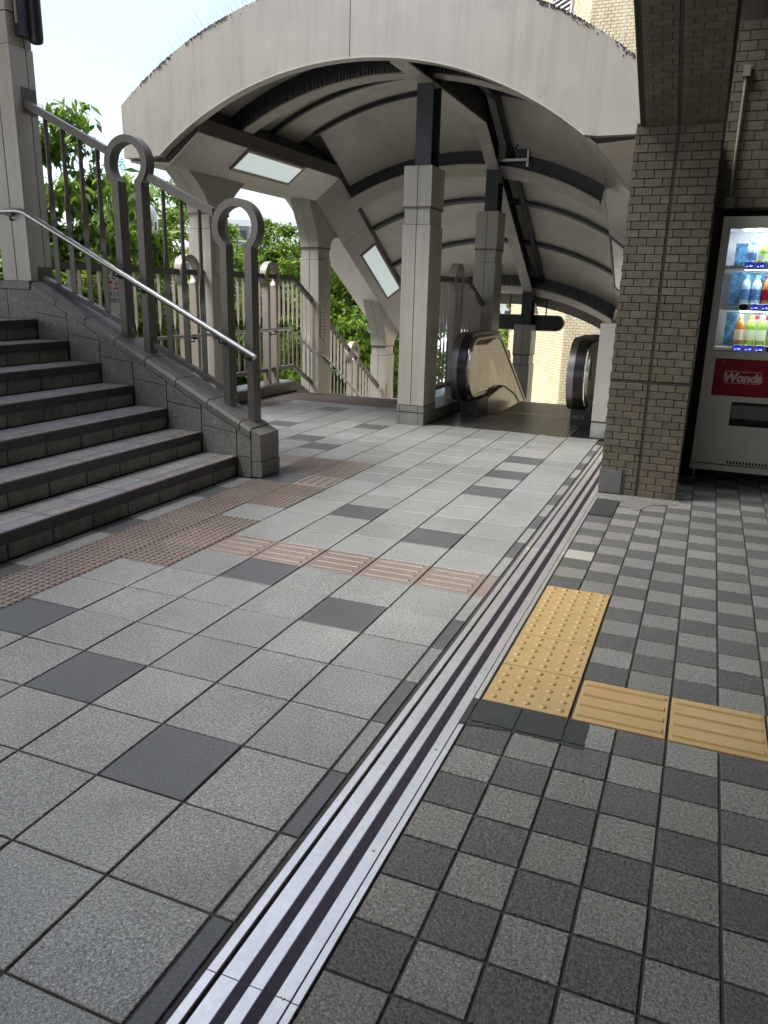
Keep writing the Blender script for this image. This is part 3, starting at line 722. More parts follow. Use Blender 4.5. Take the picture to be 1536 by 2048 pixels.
# side beams with tilted soffits, left and mirrored right
def beam(mir, nm='beam'):
    mx_ = (lambda x: x) if not mir else (lambda x: 2*-1.37-x)
    Y = [YF+.092, BB, YE]
    ycut = [YF+.092, 6.30, 7.95, BB, 9.62, 10.9, YE]
    for a, b_ in zip(ycut[:-1], ycut[1:]):
        ya, yb = a+.003, b_-.003
        def S(pts, y): return [(mx_(x), y, z-bdrop(y)) for x, z in pts]
        for pts, n_, m_ in (([(-3.475, 2.528), (-3.105, 2.808), (-3.105, 2.83), (-3.475, 2.55)], 'soffit_panel', 'paint_soffit'),
                            ([(-3.95, 2.565), (-3.48, 2.528), (-3.48, 2.55), (-3.95, 2.585)], 'underside_panel', 'paint_soffit'),
                            ([(-3.10, 2.812), (-3.10, 2.955), (-3.115, 2.955), (-3.115, 2.812)], 'inner_fascia', 'taupe')):
            MB().sweep([S(pts, ya), S(pts, yb)]).build(n_, M[m_], cp)
    MB().sweep([[(mx_(x), y, z-bdrop(y)) for x, z in ((-3.945, 2.59), (-3.48, 2.556), (-3.12, 2.835), (-3.12, 2.950), (-3.40, 3.20), (-3.945, 2.95))] for y in Y]).build('beam_core', M['joint'], cp)
    MB().sweep([[(mx_(x), y, z-bdrop(y)) for x, z in ((-3.955, 2.567), (-3.947, 2.567), (-3.947, 2.95), (-3.955, 2.95))] for y in Y]).build('outer_fascia', M['paint'], cp)
beam(False); beam(True)
# soffit lamps
def lamp(yc, mir, lit=True):
    mx_ = (lambda x: x) if not mir else (lambda x: 2*-1.37-x)
    e1 = Vector((-3.105+3.475, 0, 2.808-2.528)).normalized(); nrm = Vector((e1.z, 0, -e1.x))
    c = Vector((-3.235, yc, 2.528+(2.808-2.528)*(3.475-3.235)/.37-bdrop(yc)))
    e2 = Vector((0, 1, -SL if yc > BB else 0)).normalized()
    L_, W_ = .625, .128
    def P(a, b_, d): p = c+e1*a+e2*b_+nrm*d; return (mx_(p.x), p.y, p.z)
    fr = MB()
    for (a0, a1, b0, b1) in ((-W_-.03, -W_, -L_-.03, L_+.03), (W_, W_+.03, -L_-.03, L_+.03), (-W_, W_, -L_-.03, -L_), (-W_, W_, L_, L_+.03)):
        fr.sweep([[P(a0, b0, .016), P(a1, b0, .016), P(a1, b1, .016), P(a0, b1, .016)], [P(a0, b0, -.01), P(a1, b0, -.01), P(a1, b1, -.01), P(a0, b1, -.01)]])
    f = fr.build('lamp_frame', M['bronze'], cp)
    MB().sweep([[P(-W_, -L_, .005), P(W_, -L_, .005), P(W_, L_, .005), P(-W_, L_, .005)], [P(-W_, -L_, -.01), P(W_, -L_, -.01), P(W_, L_, -.01), P(-W_, L_, -.01)]]).build('diffuser', M['lamp' if lit else 'steel_dull'], f)
lamp(7.06, False); lamp(10.55, False); lamp(10.4, True, False)
# bird spikes along the fascia top and beam ledges
def spikes(pts, ln, lean, nm, r_=.0012, parent=cp, m='spike', n=2):
    b = MB()
    for (x, y, z), (nx, ny, nz_) in pts:
        for k in range(n):
            dx, dy = random.uniform(-lean, lean), random.uniform(-lean, lean)
            l_ = ln*random.uniform(.75, 1.1); px_ = x+random.uniform(-.01, .01)
            tip = (px_+(nx+dx)*l_, y+(ny+dy)*l_, z+nz_*l_)
            b.add([(px_-r_, y, z), (px_+r_, y, z), (px_, y+r_*1.7, z), tip], [(0, 1, 3), (1, 2, 3), (2, 0, 3)])
    return b.build(nm, M[m], parent, kind='stuff')
pts = []
for a in np.linspace(-.64, .64, 150):
    pts.append(((XC+4.06*math.sin(a), YF+.03, ZC+4.06*math.cos(a)), (math.sin(a)*.9-.18, -.25, math.cos(a))))
spikes(pts, .22, .22, 'bird_spike', .0024, n=1)
pts = []
for y in np.arange(5.6, 11.9, .02): pts.append(((-3.108, y, 2.955-bdrop(y)), (.35, 0, 1)))
spikes(pts, .11, .35, 'bird_spike', .0022, n=2, m='shade_navy')
pts = []
for y in np.arange(5.6, 11.9, .03): pts.append(((2*-1.37+3.108, y, 2.955-bdrop(y)), (-.3, 0, 1)))
spikes(pts, .05, .3, 'bird_spike', .003, n=2, m='shade_navy')
for yy, mm in ((6.40, 'spike'), (9.02, 'shade_navy'), (11.58, 'spike')):
    pts = []
    for a in np.linspace(-.5, .5, 150): pts.append(((XC+3.52*math.sin(a), yy-.085, ZC+3.52*math.cos(a)-drop(yy-.085)), (0, 0, 1)))
    spikes(pts, .10, .2, 'bird_spike', .0022, n=1, m=mm)
# algae on the fascia edge
b = MB()
for k in range(2200):
    a = random.gauss(0, .4)
    if abs(a) > .64 or (math.sin(a*31)+math.sin(a*13+1)) < .15 and random.random() < .93: continue
    x, z = XC+4.06*math.sin(a), ZC+4.06*math.cos(a); s_ = random.uniform(.003, .009); dz = abs(random.gauss(0, .018))
    b.add([(x-s_, YF-.002, z-dz), (x+s_*.6, YF-.002-s_*.3, z-dz-s_), (x+s_, YF-.002, z-dz+s_*.4), (x, YF-.004-s_*.4, z-dz+s_*.7)], [(0, 1, 2), (0, 2, 3)])
b.build('algae', M['grime'], cp, kind='stuff')

# security device beside the second steel post
sdv = thing('security_device', 'small grey boxed device in a metal frame under the vault by a steel post', 'device', (-.7, 8.9, 3.0))
MB().box(-.745, -.60, 8.86, 8.98, 3.10, 3.22).build('housing', M['grey_plastic'], sdv)
MB().tube([(-.68, 8.855, 3.27), (-.74, 8.85, 3.12), (-.86, 8.85, 3.06)], .010, 8).build('cable', M['bracket'], sdv, smooth=True)
MB().box(-.612, -.585, 8.88, 8.91, 2.90, 3.29).build('frame_bar', M['steel_dull'], sdv)
MB().box(-1.0, -.60, 8.86, 8.90, 2.965, 2.995).build('frame_bar', M['steel_dull'], sdv)
MB().box(-.75, -.58, 8.86, 8.92, 3.275, 3.30).build('frame_bar', M['steel_dull'], sdv)
MB().box(-.74, -.62, 8.87, 9.0, 2.995, 3.09).build('mount', M['dark_plastic'], sdv)
hang = MB().box(-.985, -.895, 8.90, 8.96, 2.97, 3.62); hang.build('drop_pole', M['grey_plastic'], sdv)

# ================================================================== KERBS AND SIDE RAILINGS
def kerb(label, x0, x1, y0, y1, ztop_, ydown, slope, yend):
    t = thing('kerb_wall', label, 'kerb', ((x0+x1)/2, (y0+y1)/2, 0))
    MB().box(x0+.006, x1-.006, y0, y1, -.3, ztop_-.05).build('kerb_core', M['grout'], t)
    n = int((y1-y0)/.2)
    for k in range(n):
        a, b_ = y0+(y1-y0)*k/n, y0+(y1-y0)*(k+1)/n
        MB().box(x0-.004, x1+.004, a+.002, b_-.002, ztop_-.048, ztop_).build('coping_stone', M['coping'], t)
        MB().box(x1-.006, x1, a+.002, b_-.002, .004, ztop_-.052).build('stone_block', M['stone'], t)
    MB().prism([(y1, -.3), (yend, -.3-slope*(yend-y1)), (yend, ztop_-slope*(yend-y1)), (y1, ztop_)], 'x', x0, x1).build('sloped_kerb', M['coping'], t)
    return t
kerb('low tiled kerb under the landing railing beside the red tactile stripes', -3.80, -3.46, 3.62, 8.1, .13, 8.1, .5, 13)
kerb('low stone kerb between the central column and the escalator', -1.2, -.905, 6.58, 8.1, .13, 8.1, .5, 13)
def side_railing(label, x, loops, ybeg, sgn, nm='landing_railing', ytop=8.25, lm=M['taupe']):
    t = thing(nm, label, 'railing', (x, 7, .13))
    for (a, b_) in loops: loop_post(t, 'x', x-.045, x+.045, a, b_, .125, 1.345, 1.505, .056, .185, .135, m=lm)
    rail(t, 'top_rail', (x, ybeg, 1.535), (x, ytop, 1.535), .05, .06)
    rail(t, 'top_rail', (x, ytop, 1.535), (x, 8.84, 1.235), .05, .06)
    rail(t, 'bottom_rail', (x, ybeg, .335), (x, ytop, .335), .045, .05)
    rail(t, 'bottom_rail', (x, ytop, .335), (x, 8.84, .04), .045, .05)
    y = ybeg+.1
    while y < 8.8:
        if not any(a-.09 < y < b_+.09 for a, b_ in loops) and not (6.12 < y < 6.6) and not (8.77 < y < 9.2):
            dz = -.5*max(0, y-ytop)
            baluster(t, x, y, .31+dz, 1.49+dz, R(90) if sgn else R(80), m=lm, wd=.036)
        y += .125
    # flight beyond the second column
    for q in ((9.24, 11.38),):
        z0 = lambda yy: .335-.57*(yy-8.25)
        rail(t, 'top_rail', (x, q[0], 1.535-.57*(q[0]-8.25)), (x, q[1], 1.535-.57*(q[1]-8.25)), .05, .06)
        rail(t, 'bottom_rail', (x, q[0], z0(q[0])), (x, q[1], z0(q[1])), .045, .05)
        yy = q[0]+.1
        while yy < q[1]:
            if not 10.05 < yy < 10.5: baluster(t, x, yy, z0(yy)-.02, 1.49-.57*(yy-8.25), R(90), m=lm, wd=.036)
            yy += .125
        zz = -.57*(10.25-8.25)
        loop_post(t, 'x', x-.045, x+.045, 10.17, 10.375, .125+zz-.1, 1.345+zz, 1.505+zz, .056, .185, .135, m=lm)
    return t
lr = side_railing('landing railing in lit taupe with twisted bars and keyhole posts in front of the trees', -3.60, [(5.79, 5.995), (7.55, 7.755)], 3.66, True, lm=M['lit_rail'])
handrail(lr, [(-3.50, 3.9, .822), (-3.50, 7.99, .838), (-3.50, 8.72, .47), (-3.46, 8.95, .42), (-3.46, 12.0, -1.3)], .019,
         [(-3.50, 5.83, .824), (-3.50, 7.62, .834), (-3.46, 9.3, .22)], (-.07, 0, 0), m=M['steel_dull'])
mr = side_railing('taupe railing with keyhole post between the middle columns by the escalator', -1.05, [(7.50, 7.705)], 6.62, True, nm='middle_railing', ytop=8.05, lm=M['lit_rail'])
# notice hung on the landing railing
nb = thing('notice_board', 'white no-smoking notice board with red and black Japanese text behind the stair railing', 'notice', (-3.55, 4.72, 1.2))
MB().box(-3.565, -3.552, 4.55, 4.90, .93, 1.49).build('board', M['white'], nb)
MB().box(-3.570, -3.566, 4.54, 4.91, .92, 1.50).build('backing', M['bronze'], nb)
MB().box(-3.575, -3.545, 4.54, 4.91, 1.495, 1.52).build('hanger', M['grey_plastic'], nb)
XF = -3.5515
text(nb, 'ここは', .075, (XF, 4.66, 1.43), M['ink'], '+x', bold=.002)
text(nb, '路上喫煙', .088, (XF, 4.73, 1.345), M['ink_red'], '+x', bold=.003)
text(nb, '禁止区域です', .052, (XF, 4.73, 1.265), M['ink'], '+x')
text(nb, '喫煙マナーを', .052, (XF, 4.73, 1.205), M['ink'], '+x')
text(nb, '喫煙', .07, (XF, 4.73, 1.04), M['ink'], '+x')
# notice plates on the columns
def plate(label, x, y0, y1, z0, z1, lines):
    t = thing('notice_plate', label, 'notice', (x, (y0+y1)/2, (z0+z1)/2), 'notice plates strapped to the columns')
    MB().box(x+.001, x+.006, y0, y1, z0, z1).build('plate', M['plate'], t)
    for k in range(lines):
        z = z1-.06-(z1-z0-.1)*k/lines
        b = MB(); y = y0+.06
        while y < y1-.06:
            w_ = random.uniform(.012, .03); b.box(x+.0062, x+.0066, y, min(y+w_, y1-.05), z-.012, z); y += w_+.008
        b.build('lettering', M['ink_grey'], t)
    MB().box(x+.001, x+.012, (y0+y1)/2-.05, (y0+y1)/2+.01, z0-.03, z0).build('clip', M['plate'], t)
plate('pale notice plate with small print on the column where the canopy bends', -3.478, 8.86, 9.12, .66, 1.10, 7)
plate('pale notice plate on the flared column nearest the stair railing', -3.478, 6.24, 6.40, 1.50, 1.80, 2)
plate('small notice plate on the far flared column down the stairs', -3.478, 11.5, 11.75, -.65, -.25, 6)

# ================================================================== DESCENDING STAIRS
ds = thing('descending_stairs', 'stairs leading down from the landing between the cream columns', 'stairs', (-2.3, 10, -1))
for n in range(16):
    y = 7.95+.305*n; z = -.153*(n+1)
    MB().box(-3.46, -1.2, y, y+.32, z-.3, z).build('step', M['tread'], ds)

# ================================================================== ESCALATOR
es = thing('escalator', 'escalator going down with black handrails and ribbed metal landing plate', 'escalator', (0, 7.3, 0))
MB().box(-.905, .80, 6.243, 7.30, -.3, -.004).build('floor_frame', M['esc_base'], es)
MB().cbox(-.88, -.42, 6.25, 7.28, -.01, 0, .001).build('floor_plate', M['esc_floor'], es)
rpl = MB().box(-.415, .62, 6.25, 7.55, -.01, -.001).build('ribbed_plate', M['esc_base'], es)
b = MB()
for k in range(26): x = -.405+.0395*k; b.cbox(x, x+.022, 6.27, 7.53, -.001, .003, .001)
b.build('plate_rib', M['esc_floor'], rpl)
MB().box(-.46, .46, 7.56, 7.70, -.02, .004).build('comb_plate', M['steel_dull'], es)
for n in range(16):
    zt = -.02-max(0, n-2)*.205
    yy = 7.72+.38*n if n < 3 else 7.72+.38*2+.355*(n-2)
    b = MB().box(-.46, .46, yy, yy+.37, zt-.22, zt-.004)
    for k in range(30): b.box(-.455+.0305*k, -.44+.0305*k, yy, yy+.365, zt-.004, zt)
    b.build('escalator_step', M['steel_dull'], es)
YN, ZN, RN = 7.06, .555, .385
def bal_path(r, y_low=7.50):
    p = [(y_low, ZN-r)]
    for k in range(13):
        a = -math.pi/2-math.pi*k/12; p.append((YN+r*math.cos(a), ZN+r*math.sin(a)))
    zt = ZN+r; yb = 7.85
    p.append((yb, zt))
    for k in range(1, 7):
        a = R(30)*k/6; p.append((yb+.75*math.sin(a)*1.0, zt-.75*(1-math.cos(a))))
    ye, ze = p[-1]
    p.append((13.2, ze-math.tan(R(30))*(13.2-ye)))
    return p
def side(x_st0, x_st1, x_h0, x_h1, x_p, panel_mat, base_x, name):
    path = bal_path(RN); inner = bal_path(RN-.05)
    h = MB().sweep([[(x_h0, o_[0], o_[1]), (x_h1, o_[0], o_[1]), (x_h1, i_[0], i_[1]), (x_h0, i_[0], i_[1])] for o_, i_ in zip(path, inner)]).build('handrail', M['esc_black'], es, smooth=True)
    o2, i2 = bal_path(RN-.006), bal_path(RN-.16)
    MB().sweep([[(x_st0, o_[0], o_[1]), (x_st1, o_[0], o_[1]), (x_st1, i_[0], i_[1]), (x_st0, i_[0], i_[1])] for o_, i_ in zip(o2, i2)]).build('newel_cladding', M['steel_brushed'], es, smooth=True)
    # rim and panel
    o3, i3 = bal_path(RN-.055), bal_path(RN-.085)
    MB().sweep([[(x_p-.02, o_[0], o_[1]), (x_p+.012, o_[0], o_[1]), (x_p+.012, i_[0], i_[1]), (x_p-.02, i_[0], i_[1])] for o_, i_ in zip(o3, i3)]).build('panel_rim', M['steel'], es, smooth=True)
    gp = bal_path(RN-.09, 7.5)
    skirt = [(13.2, -2.4), (8.9, .05), (8.45, .18), (8.2, .235), (7.9, .225), (7.5, .175)]
    MB().prism(gp+[(13.2, -2.2)]+skirt[1:], 'x', x_p-.006, x_p+.002).build('balustrade_panel', panel_mat, es)
    MB().prism([(13.2, -2.75), (13.2, -2.2), (8.9, .05), (8.45, .18), (8.2, .235), (7.9, .225), (7.45, .175), (7.45, -.05), (9, -.35)], 'x', x_p+.012, x_p+.05).build('skirt', M['steel'], es)
    sk = [(7.45, .19), (7.9, .24), (8.2, .25), (8.45, .195), (8.9, .065), (13.2, -2.18)]
    MB().sweep([[(x_p+.004, y_, z_), (x_p+.06, y_, z_), (x_p+.06, y_, z_-.018), (x_p+.004, y_, z_-.018)] for y_, z_ in sk]).build('skirt_rail', M['bronze'], es, smooth=True)
    MB().box(base_x[0], base_x[1], 7.02, 7.46, -.004, .20).build('newel_base', M['esc_base'], es)
    return h
side(-.80, -.715, -.715, -.625, -.60, M['glass'], (-.74, -.545), 'left')
side(.465, .535, .535, .635, .665, M['steel_dull'], (.49, .70), 'right')
MB().prism([(7.5, .2), (13.2, -2.2), (13.2, -2.9), (7.5, -.3)], 'x', -.90, -.81).build('outer_cladding', M['steel_dull'], es)
MB().prism([(7.5, .2), (13.2, -2.2), (13.2, -2.9), (7.5, -.3)], 'x', .72, .80).build('outer_cladding', M['steel_dull'], es)
text(es, 'NO.3', .055, (.575, 7.018, .095), M['grey_plastic'], '-y')
text(es, ': 3', .05, (-.65, 7.018, .095), M['grey_plastic'], '-y')
# sticker on the right newel panel
MB().box(.677, .679, 6.86, 6.92, .52, .82).build('sticker', M['ink'], es)
MB().box(.679, .680, 6.868, 6.912, .70, .81).build('sticker_label', M['white'], es)
MB().cyl((.679, 6.89, .545), .018, .001, 'x', 12).build('sticker_heart', M['ink_red'], es)
MB().box(-.592, -.588, 7.60, 7.66, .13, .155).build('skirt_lamp', mat('skirt_lamp', (.8, .85, .4), .3, emit=(.8, .9, .45, 1.5)), es)
# ivory barrier post
bp_ = thing('barrier_post', 'ivory square post with steel foot between the escalator and the brick pillar', 'post', (.87, 6.45, 0))
MB().box(.797, .945, 6.37, 6.62, .168, 1.11).build('shaft', M['white_post'], bp_)
MB().box(.800, .942, 6.373, 6.617, .150, .168).build('gap', M['joint'], bp_)
MB().box(.797, .945, 6.37, 6.62, 0, .150).build('foot', M['steel_dull'], bp_)

# ================================================================== BRICK PILLAR AND STATION BUILDING
def bricks(parent, x0, x1, z0, z1, y, px=.110, pz=.0505, j=.006, m=M['brick'], off0=0., th=.012, limit=300, stuff=False, slope=None):
    full = MB().cbox(-px/2+j/2, px/2-j/2, -th, 0, -pz/2+j/2, pz/2-j/2).mesh('brick', m) if not stuff else None
    b = MB(); rows = int(round((z1-z0)/pz)); n = 0
    for r_ in range(rows):
        zc = z0+pz*(r_+.5); o = off0+(px/2 if r_ % 2 else 0); x = x0-px+((o) % px)
        while x < x1-.004:
            a, c = max(x, x0), min(x+px, x1)
            if c-a > .012:
                if not stuff and c-a > px-.001 and n < limit:
                    inst('brick', full, parent, ((a+c)/2, y+RNG.uniform(-.0012, .0012), zc)); n += 1
                elif not stuff and n < limit:
                    MB().box(a+j/2, c-j/2, y-th, y, zc-pz/2+j/2, zc+pz/2-j/2).build('brick', m, parent); n += 1
                else: b.box(a+j/2, c-j/2, y-th, y, zc-pz/2+j/2, zc+pz/2-j/2)
            x += px
    if b.v: b.build('brickwork', m, parent, kind='stuff')
PY0, PX0, PX1 = 4.112, 1.178, 1.698
bpil = thing('brick_pillar', 'tan brick pillar with a dark vertical joint between the deck and the vending machine', 'pillar', (1.44, 4.5, 0))
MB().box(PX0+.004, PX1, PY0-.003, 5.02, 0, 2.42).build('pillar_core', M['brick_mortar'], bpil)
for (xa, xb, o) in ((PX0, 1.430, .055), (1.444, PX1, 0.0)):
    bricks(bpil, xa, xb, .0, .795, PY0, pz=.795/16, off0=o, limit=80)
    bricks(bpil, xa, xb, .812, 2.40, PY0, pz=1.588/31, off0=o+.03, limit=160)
MB().box(1.4305, 1.4435, PY0-.006, PY0-.002, 0, 2.40).build('movement_joint', M['joint'], bpil)
MB().box(PX0, PX1, PY0-.007, PY0-.002, .797, .810).build('movement_joint', M['joint'], bpil)
b = MB()
for r_ in range(47):
    y = PY0+(.055 if r_ % 2 else 0)
    while y < 5.0: b.box(PX0-.003, PX0+.004, y+.003, y+.107, r_*.0505+.003, r_*.0505+.0475); y += .11
b.build('side_brickwork', M['brick'], bpil, kind='stuff')
MB().box(PX0-.006, 1.326, PY0-.022, 4.40, .012, .178).build('corner_guard', M['guard'], bpil)
MB().box(1.3265, 1.345, PY0-.016, PY0-.004, .012, .185).build('guard_edge', M['joint'], bpil)

sb = thing('station_building', 'dark brick station building and roof over the right-hand concourse', 'building', (4, 2, 0))
WY = 5.03
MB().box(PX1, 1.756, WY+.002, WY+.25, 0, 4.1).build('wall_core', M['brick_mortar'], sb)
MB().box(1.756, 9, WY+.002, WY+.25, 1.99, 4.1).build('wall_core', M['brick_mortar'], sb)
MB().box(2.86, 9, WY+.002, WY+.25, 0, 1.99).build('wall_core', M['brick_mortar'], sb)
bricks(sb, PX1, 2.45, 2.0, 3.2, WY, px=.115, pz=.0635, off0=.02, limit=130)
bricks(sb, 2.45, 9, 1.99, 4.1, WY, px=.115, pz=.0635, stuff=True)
MB().box(1.70, 2.9, 5.85, 5.95, 0, 2.0).build('alcove_back', M['black'], sb)
MB().box(1.70, 1.756, WY+.25, 5.85, 0, 2.0).build('alcove_side', M['brick_mortar'], sb)
MB().box(2.86, 2.9, WY+.25, 5.85, 0, 2.0).build('alcove_side', M['brick_mortar'], sb)
MB().box(1.70, 2.9, WY+.25, 5.85, 2.0, 2.1).build('alcove_top', M['brick_mortar'], sb)
# sloping brick haunch above the pillar
hd = Vector((0, -.9234, .3835)); hn = Vector((0, -.3835, -.9234))
h0 = Vector((0, 4.10, 2.40))
b = MB()
for (xa, xb, d0) in ((1.235, PX1, -.002),):
    p = [h0+hn*d0, h0+hd*5+hn*d0, h0+hd*5-hn*.4, h0-hn*.4+Vector((0, .4, 0))]
    b.prism([(q.y, q.z) for q in p], 'x', xa, xb)
b.build('haunch_core', M['brick_mortar'], sb)
b = MB()
for xa in (1.20, 1.218):
    p = [h0+hn*-.012, h0+hd*5+hn*-.012, h0+hd*5-hn*.4, h0-hn*.4+Vector((0, .4, 0))]
    MB().prism([(q.y, q.z) for q in p], 'x', xa+.001, xa+.017).build('haunch_trim', M['brick_mortar'], sb)
rot = Matrix((Vector((1, 0, 0)), hd, hn)).transposed().to_euler()
hbc = {}
for r_ in range(30):
    for xa, xb in ((1.238, 1.429), (1.445, PX1)):
        x = xa-(.052 if r_ % 2 else 0)
        while x < xb-.01:
            a, c = max(x, xa), min(x+.104, xb); wd = round(c-a, 3)
            if wd > .012:
                if wd not in hbc: hbc[wd] = MB().cbox(-wd/2+.002, wd/2-.002, -.0237, .0237, 0, .006, .0015).mesh('brick', M['brick'])
                q = h0+hd*(.026+.0505*r_); inst('brick', hbc[wd], sb, ((a+c)/2, q.y, q.z), rot)
            x += .104
p = [h0+hd*0+hn*.004, h0+hd*3+hn*.004, h0+hd*3-hn*.01, h0-hn*.01]
MB().prism([(q.y, q.z) for q in p], 'x', 1.4305, 1.4435).build('movement_joint', M['joint'], sb)
# concourse and stair roofs, plus unseen slabs and building mass added for shade
MB().box(1.2, 14, -14, 5.3, 4.1, 4.5).build('roof_slab', M['soffit_dark'], sb)
MB().box(-.55, 14, -1.2, 3.3, 4.9, 5.3).build('shade_slab', M['soffit_dark'], sb)  # unseen slab, added to shade the right floor and brick pillar
MB().box(-3.3, 14, -14, -1.2, 4.9, 5.3).build('shade_slab', M['soffit_dark'], sb)  # unseen slab, extended to darken the floor nearest the camera
MB().box(-12, -3.32, -9, 3.62, 4.4, 4.7).build('stair_roof', M['soffit_dark'], sb)  # unseen roof, its edge placed for the light on the treads
MB().box(1.25, 14, -16, 5.0, 5.3, 21).build('shading_storeys', M['brick'], sb)  # unseen mass, sized to shade the deck and the fascia's right end
MB().box(9, 9.2, -14, 5.3, -.3, 4.1).build('side_wall', M['brick'], sb)
MB().box(1.2, 14, -14.2, -14, -.3, 4.1).build('rear_wall', M['brick'], sb)
MB().box(1.2, 9, 5.28, 5.5, -.3, 4.5).build('gable_wall', M['brick_mortar'], sb)
MB().box(1.19, 1.40, 5.03, 12, -2.6, 4.5).build('gable_wall', M['brick'], sb)
cdt = thing('wall_conduit', 'thin cream conduit with junction boxes on the brick wall above the vending machine', 'conduit', (1.785, 4.99, 2.4))
MB().tube([(1.785, WY-.03, 2.06), (1.785, WY-.03, 2.86)], .011, 10).build('pipe', M['conduit'], cdt, smooth=True)
MB().box(1.762, 1.808, WY-.055, WY-.012, 2.85, 2.92).build('junction_box', M['conduit'], cdt)
MB().box(1.757, 1.812, WY-.055, WY-.012, 1.995, 2.07).build('junction_box', M['conduit'], cdt)

# ================================================================== VENDING MACHINE
vm = thing('vending_machine', 'cream drinks vending machine with red panel beside the brick pillar', 'vending machine', (2.27, 5.2, 0))
VY, VX0, VX1 = 4.93, 1.765, 2.78
# carcass: sides, top, bottom, back and the front face round the window
WX0, WX1, WZ0, WZ1 = 1.818, 2.62, .985, 1.855
MB().box(VX0, VX1, VY+.03, 5.60, 1.86, 1.934).build('body', M['vm_white'], vm)
MB().box(VX0, WX0, VY+.03, 5.60, .11, 1.86).build('body', M['vm_white'], vm)
MB().box(WX1, VX1, VY+.03, 5.60, .11, 1.86).build('body', M['vm_white'], vm)
MB().box(WX0, WX1, 5.30, 5.60, .11, 1.86).build('body', M['vm_white'], vm)
MB().box(WX0, WX1, VY+.05, 5.30, .11, WZ0-.02).build('body', M['vm_white'], vm)
dr = MB()
dr.box(VX0, VX1, VY, VY+.03, WZ1, 1.934).box(VX0, WX0, VY, VY+.03, .135, WZ1).box(WX1, VX1, VY, VY+.03, .135, WZ1).box(WX0, WX1, VY, VY+.03, .135, WZ0)
dr.build('door', M['vm_white'], vm)
MB().box(VX0-.004, VX1, VY-.006, VY+.2, .082, .128).build('kick_plate', M['vm_white'], vm)
MB().box(1.80, 2.7, VY-.001, VY+.02, .128, .134).build('gap', M['black'], vm)
g_ = MB()
for k in range(22): g_.box(2.02+.0225*k, 2.032+.0225*k, VY-.001, VY+.004, .142, .165)
g_.build('vent_slot', M['black'], vm)
for x in (1.795, 2.74):
    MB().lathe((x, VY+.03, 0), [(.022, 0), (.022, .012), (.008, .016), (.008, .085)], 10).build('foot', M['steel_dull'], vm, smooth=True)
# interior
MB().box(WX0, WX1, 5.27, 5.30, WZ0-.02, 1.86).build('display_back', M['vm_inside'], vm)
MB().box(WX0+.001, WX0+.005, VY+.03, 5.27, WZ0-.02, 1.86).build('display_side', M['vm_inside'], vm)
MB().box(WX0, WX1, VY+.03, 5.27, 1.850, 1.86).build('display_top', M['vm_inside'], vm)
MB().box(WX0+.10, WX1-.1, VY+.055, VY+.085, 1.838, 1.849).build('light_tube', M['vm_light'], vm)
RZ = (1.577, 1.287, .992); RT = (1.85, 1.565, 1.272)
for q, z in enumerate(RZ):
    s_ = MB().box(WX0+.003, WX1, VY+.012, 5.26, z+.0, z+.022).build('shelf', M['vm_white'], vm)
    if q: MB().box(WX0+.14, WX1-.05, VY+.05, VY+.07, RT[q]-.0+.004, RT[q]+.010).build('shelf_light', M['vm_light'], vm)
    MB().cbox(1.945, WX1, VY-.004, VY+.012, z-.006, z+.048, .004).build('button_bar', M['vm_white'], s_)
    for k in range(8):
        x = 1.979+.0735*k
        dead = (q == 1 and k == 0) or (q == 2 and k == 3)
        bt = MB().sweep([[(x+.031*r_*math.cos(2*math.pi*i/18), VY-.004-d, z+.023+.0225*r_*math.sin(2*math.pi*i/18)) for i in range(18)] for r_, d in ((1, 0), (.93, .005), (.6, .007))]).build('button', M['black' if dead else 'vm_button'], vm, smooth=True)
        if not dead:
            text(vm, '160' if k % 2 == 0 else '130', .0165, (x+.006, VY-.0115, z+.018), M['digit'], '-y', name='price_digits', shear=.2)
            MB().box(x-.022, x-.012, VY-.0115, VY-.011, z+.012, z+.016).build('indicator', M['digit'], vm)
# blue cards and dummy bottles
for q, (z0, z1) in enumerate(((1.607, 1.765), (1.315, 1.56), (1.022, 1.27))):
    MB().box(1.877, 1.957 if q != 1 else 2.5, 5.17, 5.174, z0, z1).build('picture_card', M['blue_card'], vm)
def bottle(x, z, h, kind_, lab, cap, r_=.0335):
    P_ = [(r_*.9, 0), (r_, .006), (r_, h*.66), (r_*.94, h*.72), (r_*.58, h*.84), (.013, h*.89), (.013, h*.9)]
    bb = MB().lathe((x, 5.06, z), P_, 14).build('display_bottle', M[kind_], vm, smooth=True)
    MB().lathe((x, 5.06, z), [(.0165, h*.9), (.0165, h*.985), (.014, h)], 12).build('cap', M[cap], bb, smooth=True)
    MB().lathe((x, 5.06, z), [(r_+.0008, h*.22), (r_+.0008, h*.55)], 14).build('label', M[lab], bb, smooth=True)
    return bb
bottle(1.988, 1.602, .165, 'water_bottle', 'label_blue', 'cap_blue')
for k, (a, b_, c) in enumerate((('green_tea', 'label_green', 'white'), ('green_tea', 'label_green', 'cap_blue'), ('amber', 'label_cream', 'white'), ('water_bottle', 'label_blue', 'white'))): bottle(2.062+.0735*k, 1.602, .155, a, b_, c)
for k, (a, b_, c) in enumerate((('water_bottle', 'label_blue', 'cap_blue'), ('water_bottle', 'label_blue', 'cap_blue'), ('amber', 'vm_red', 'red_disc'), ('amber', 'label_cream', 'white'), ('green_tea', 'label_green', 'white'))): bottle(1.980+.0735*k, 1.312, .225, a, b_, c, .0335)
for k, (a, b_, c) in enumerate((('amber', 'label_cream', 'label_cream'), ('green_tea', 'label_green', 'green_tea'), ('green_tea', 'label_green', 'label_green'), ('green_tea', 'green_tea', 'white'), ('amber', 'label_cream', 'white'))): bottle(1.980+.0735*k, 1.018, .235, a, b_, c, .0330)
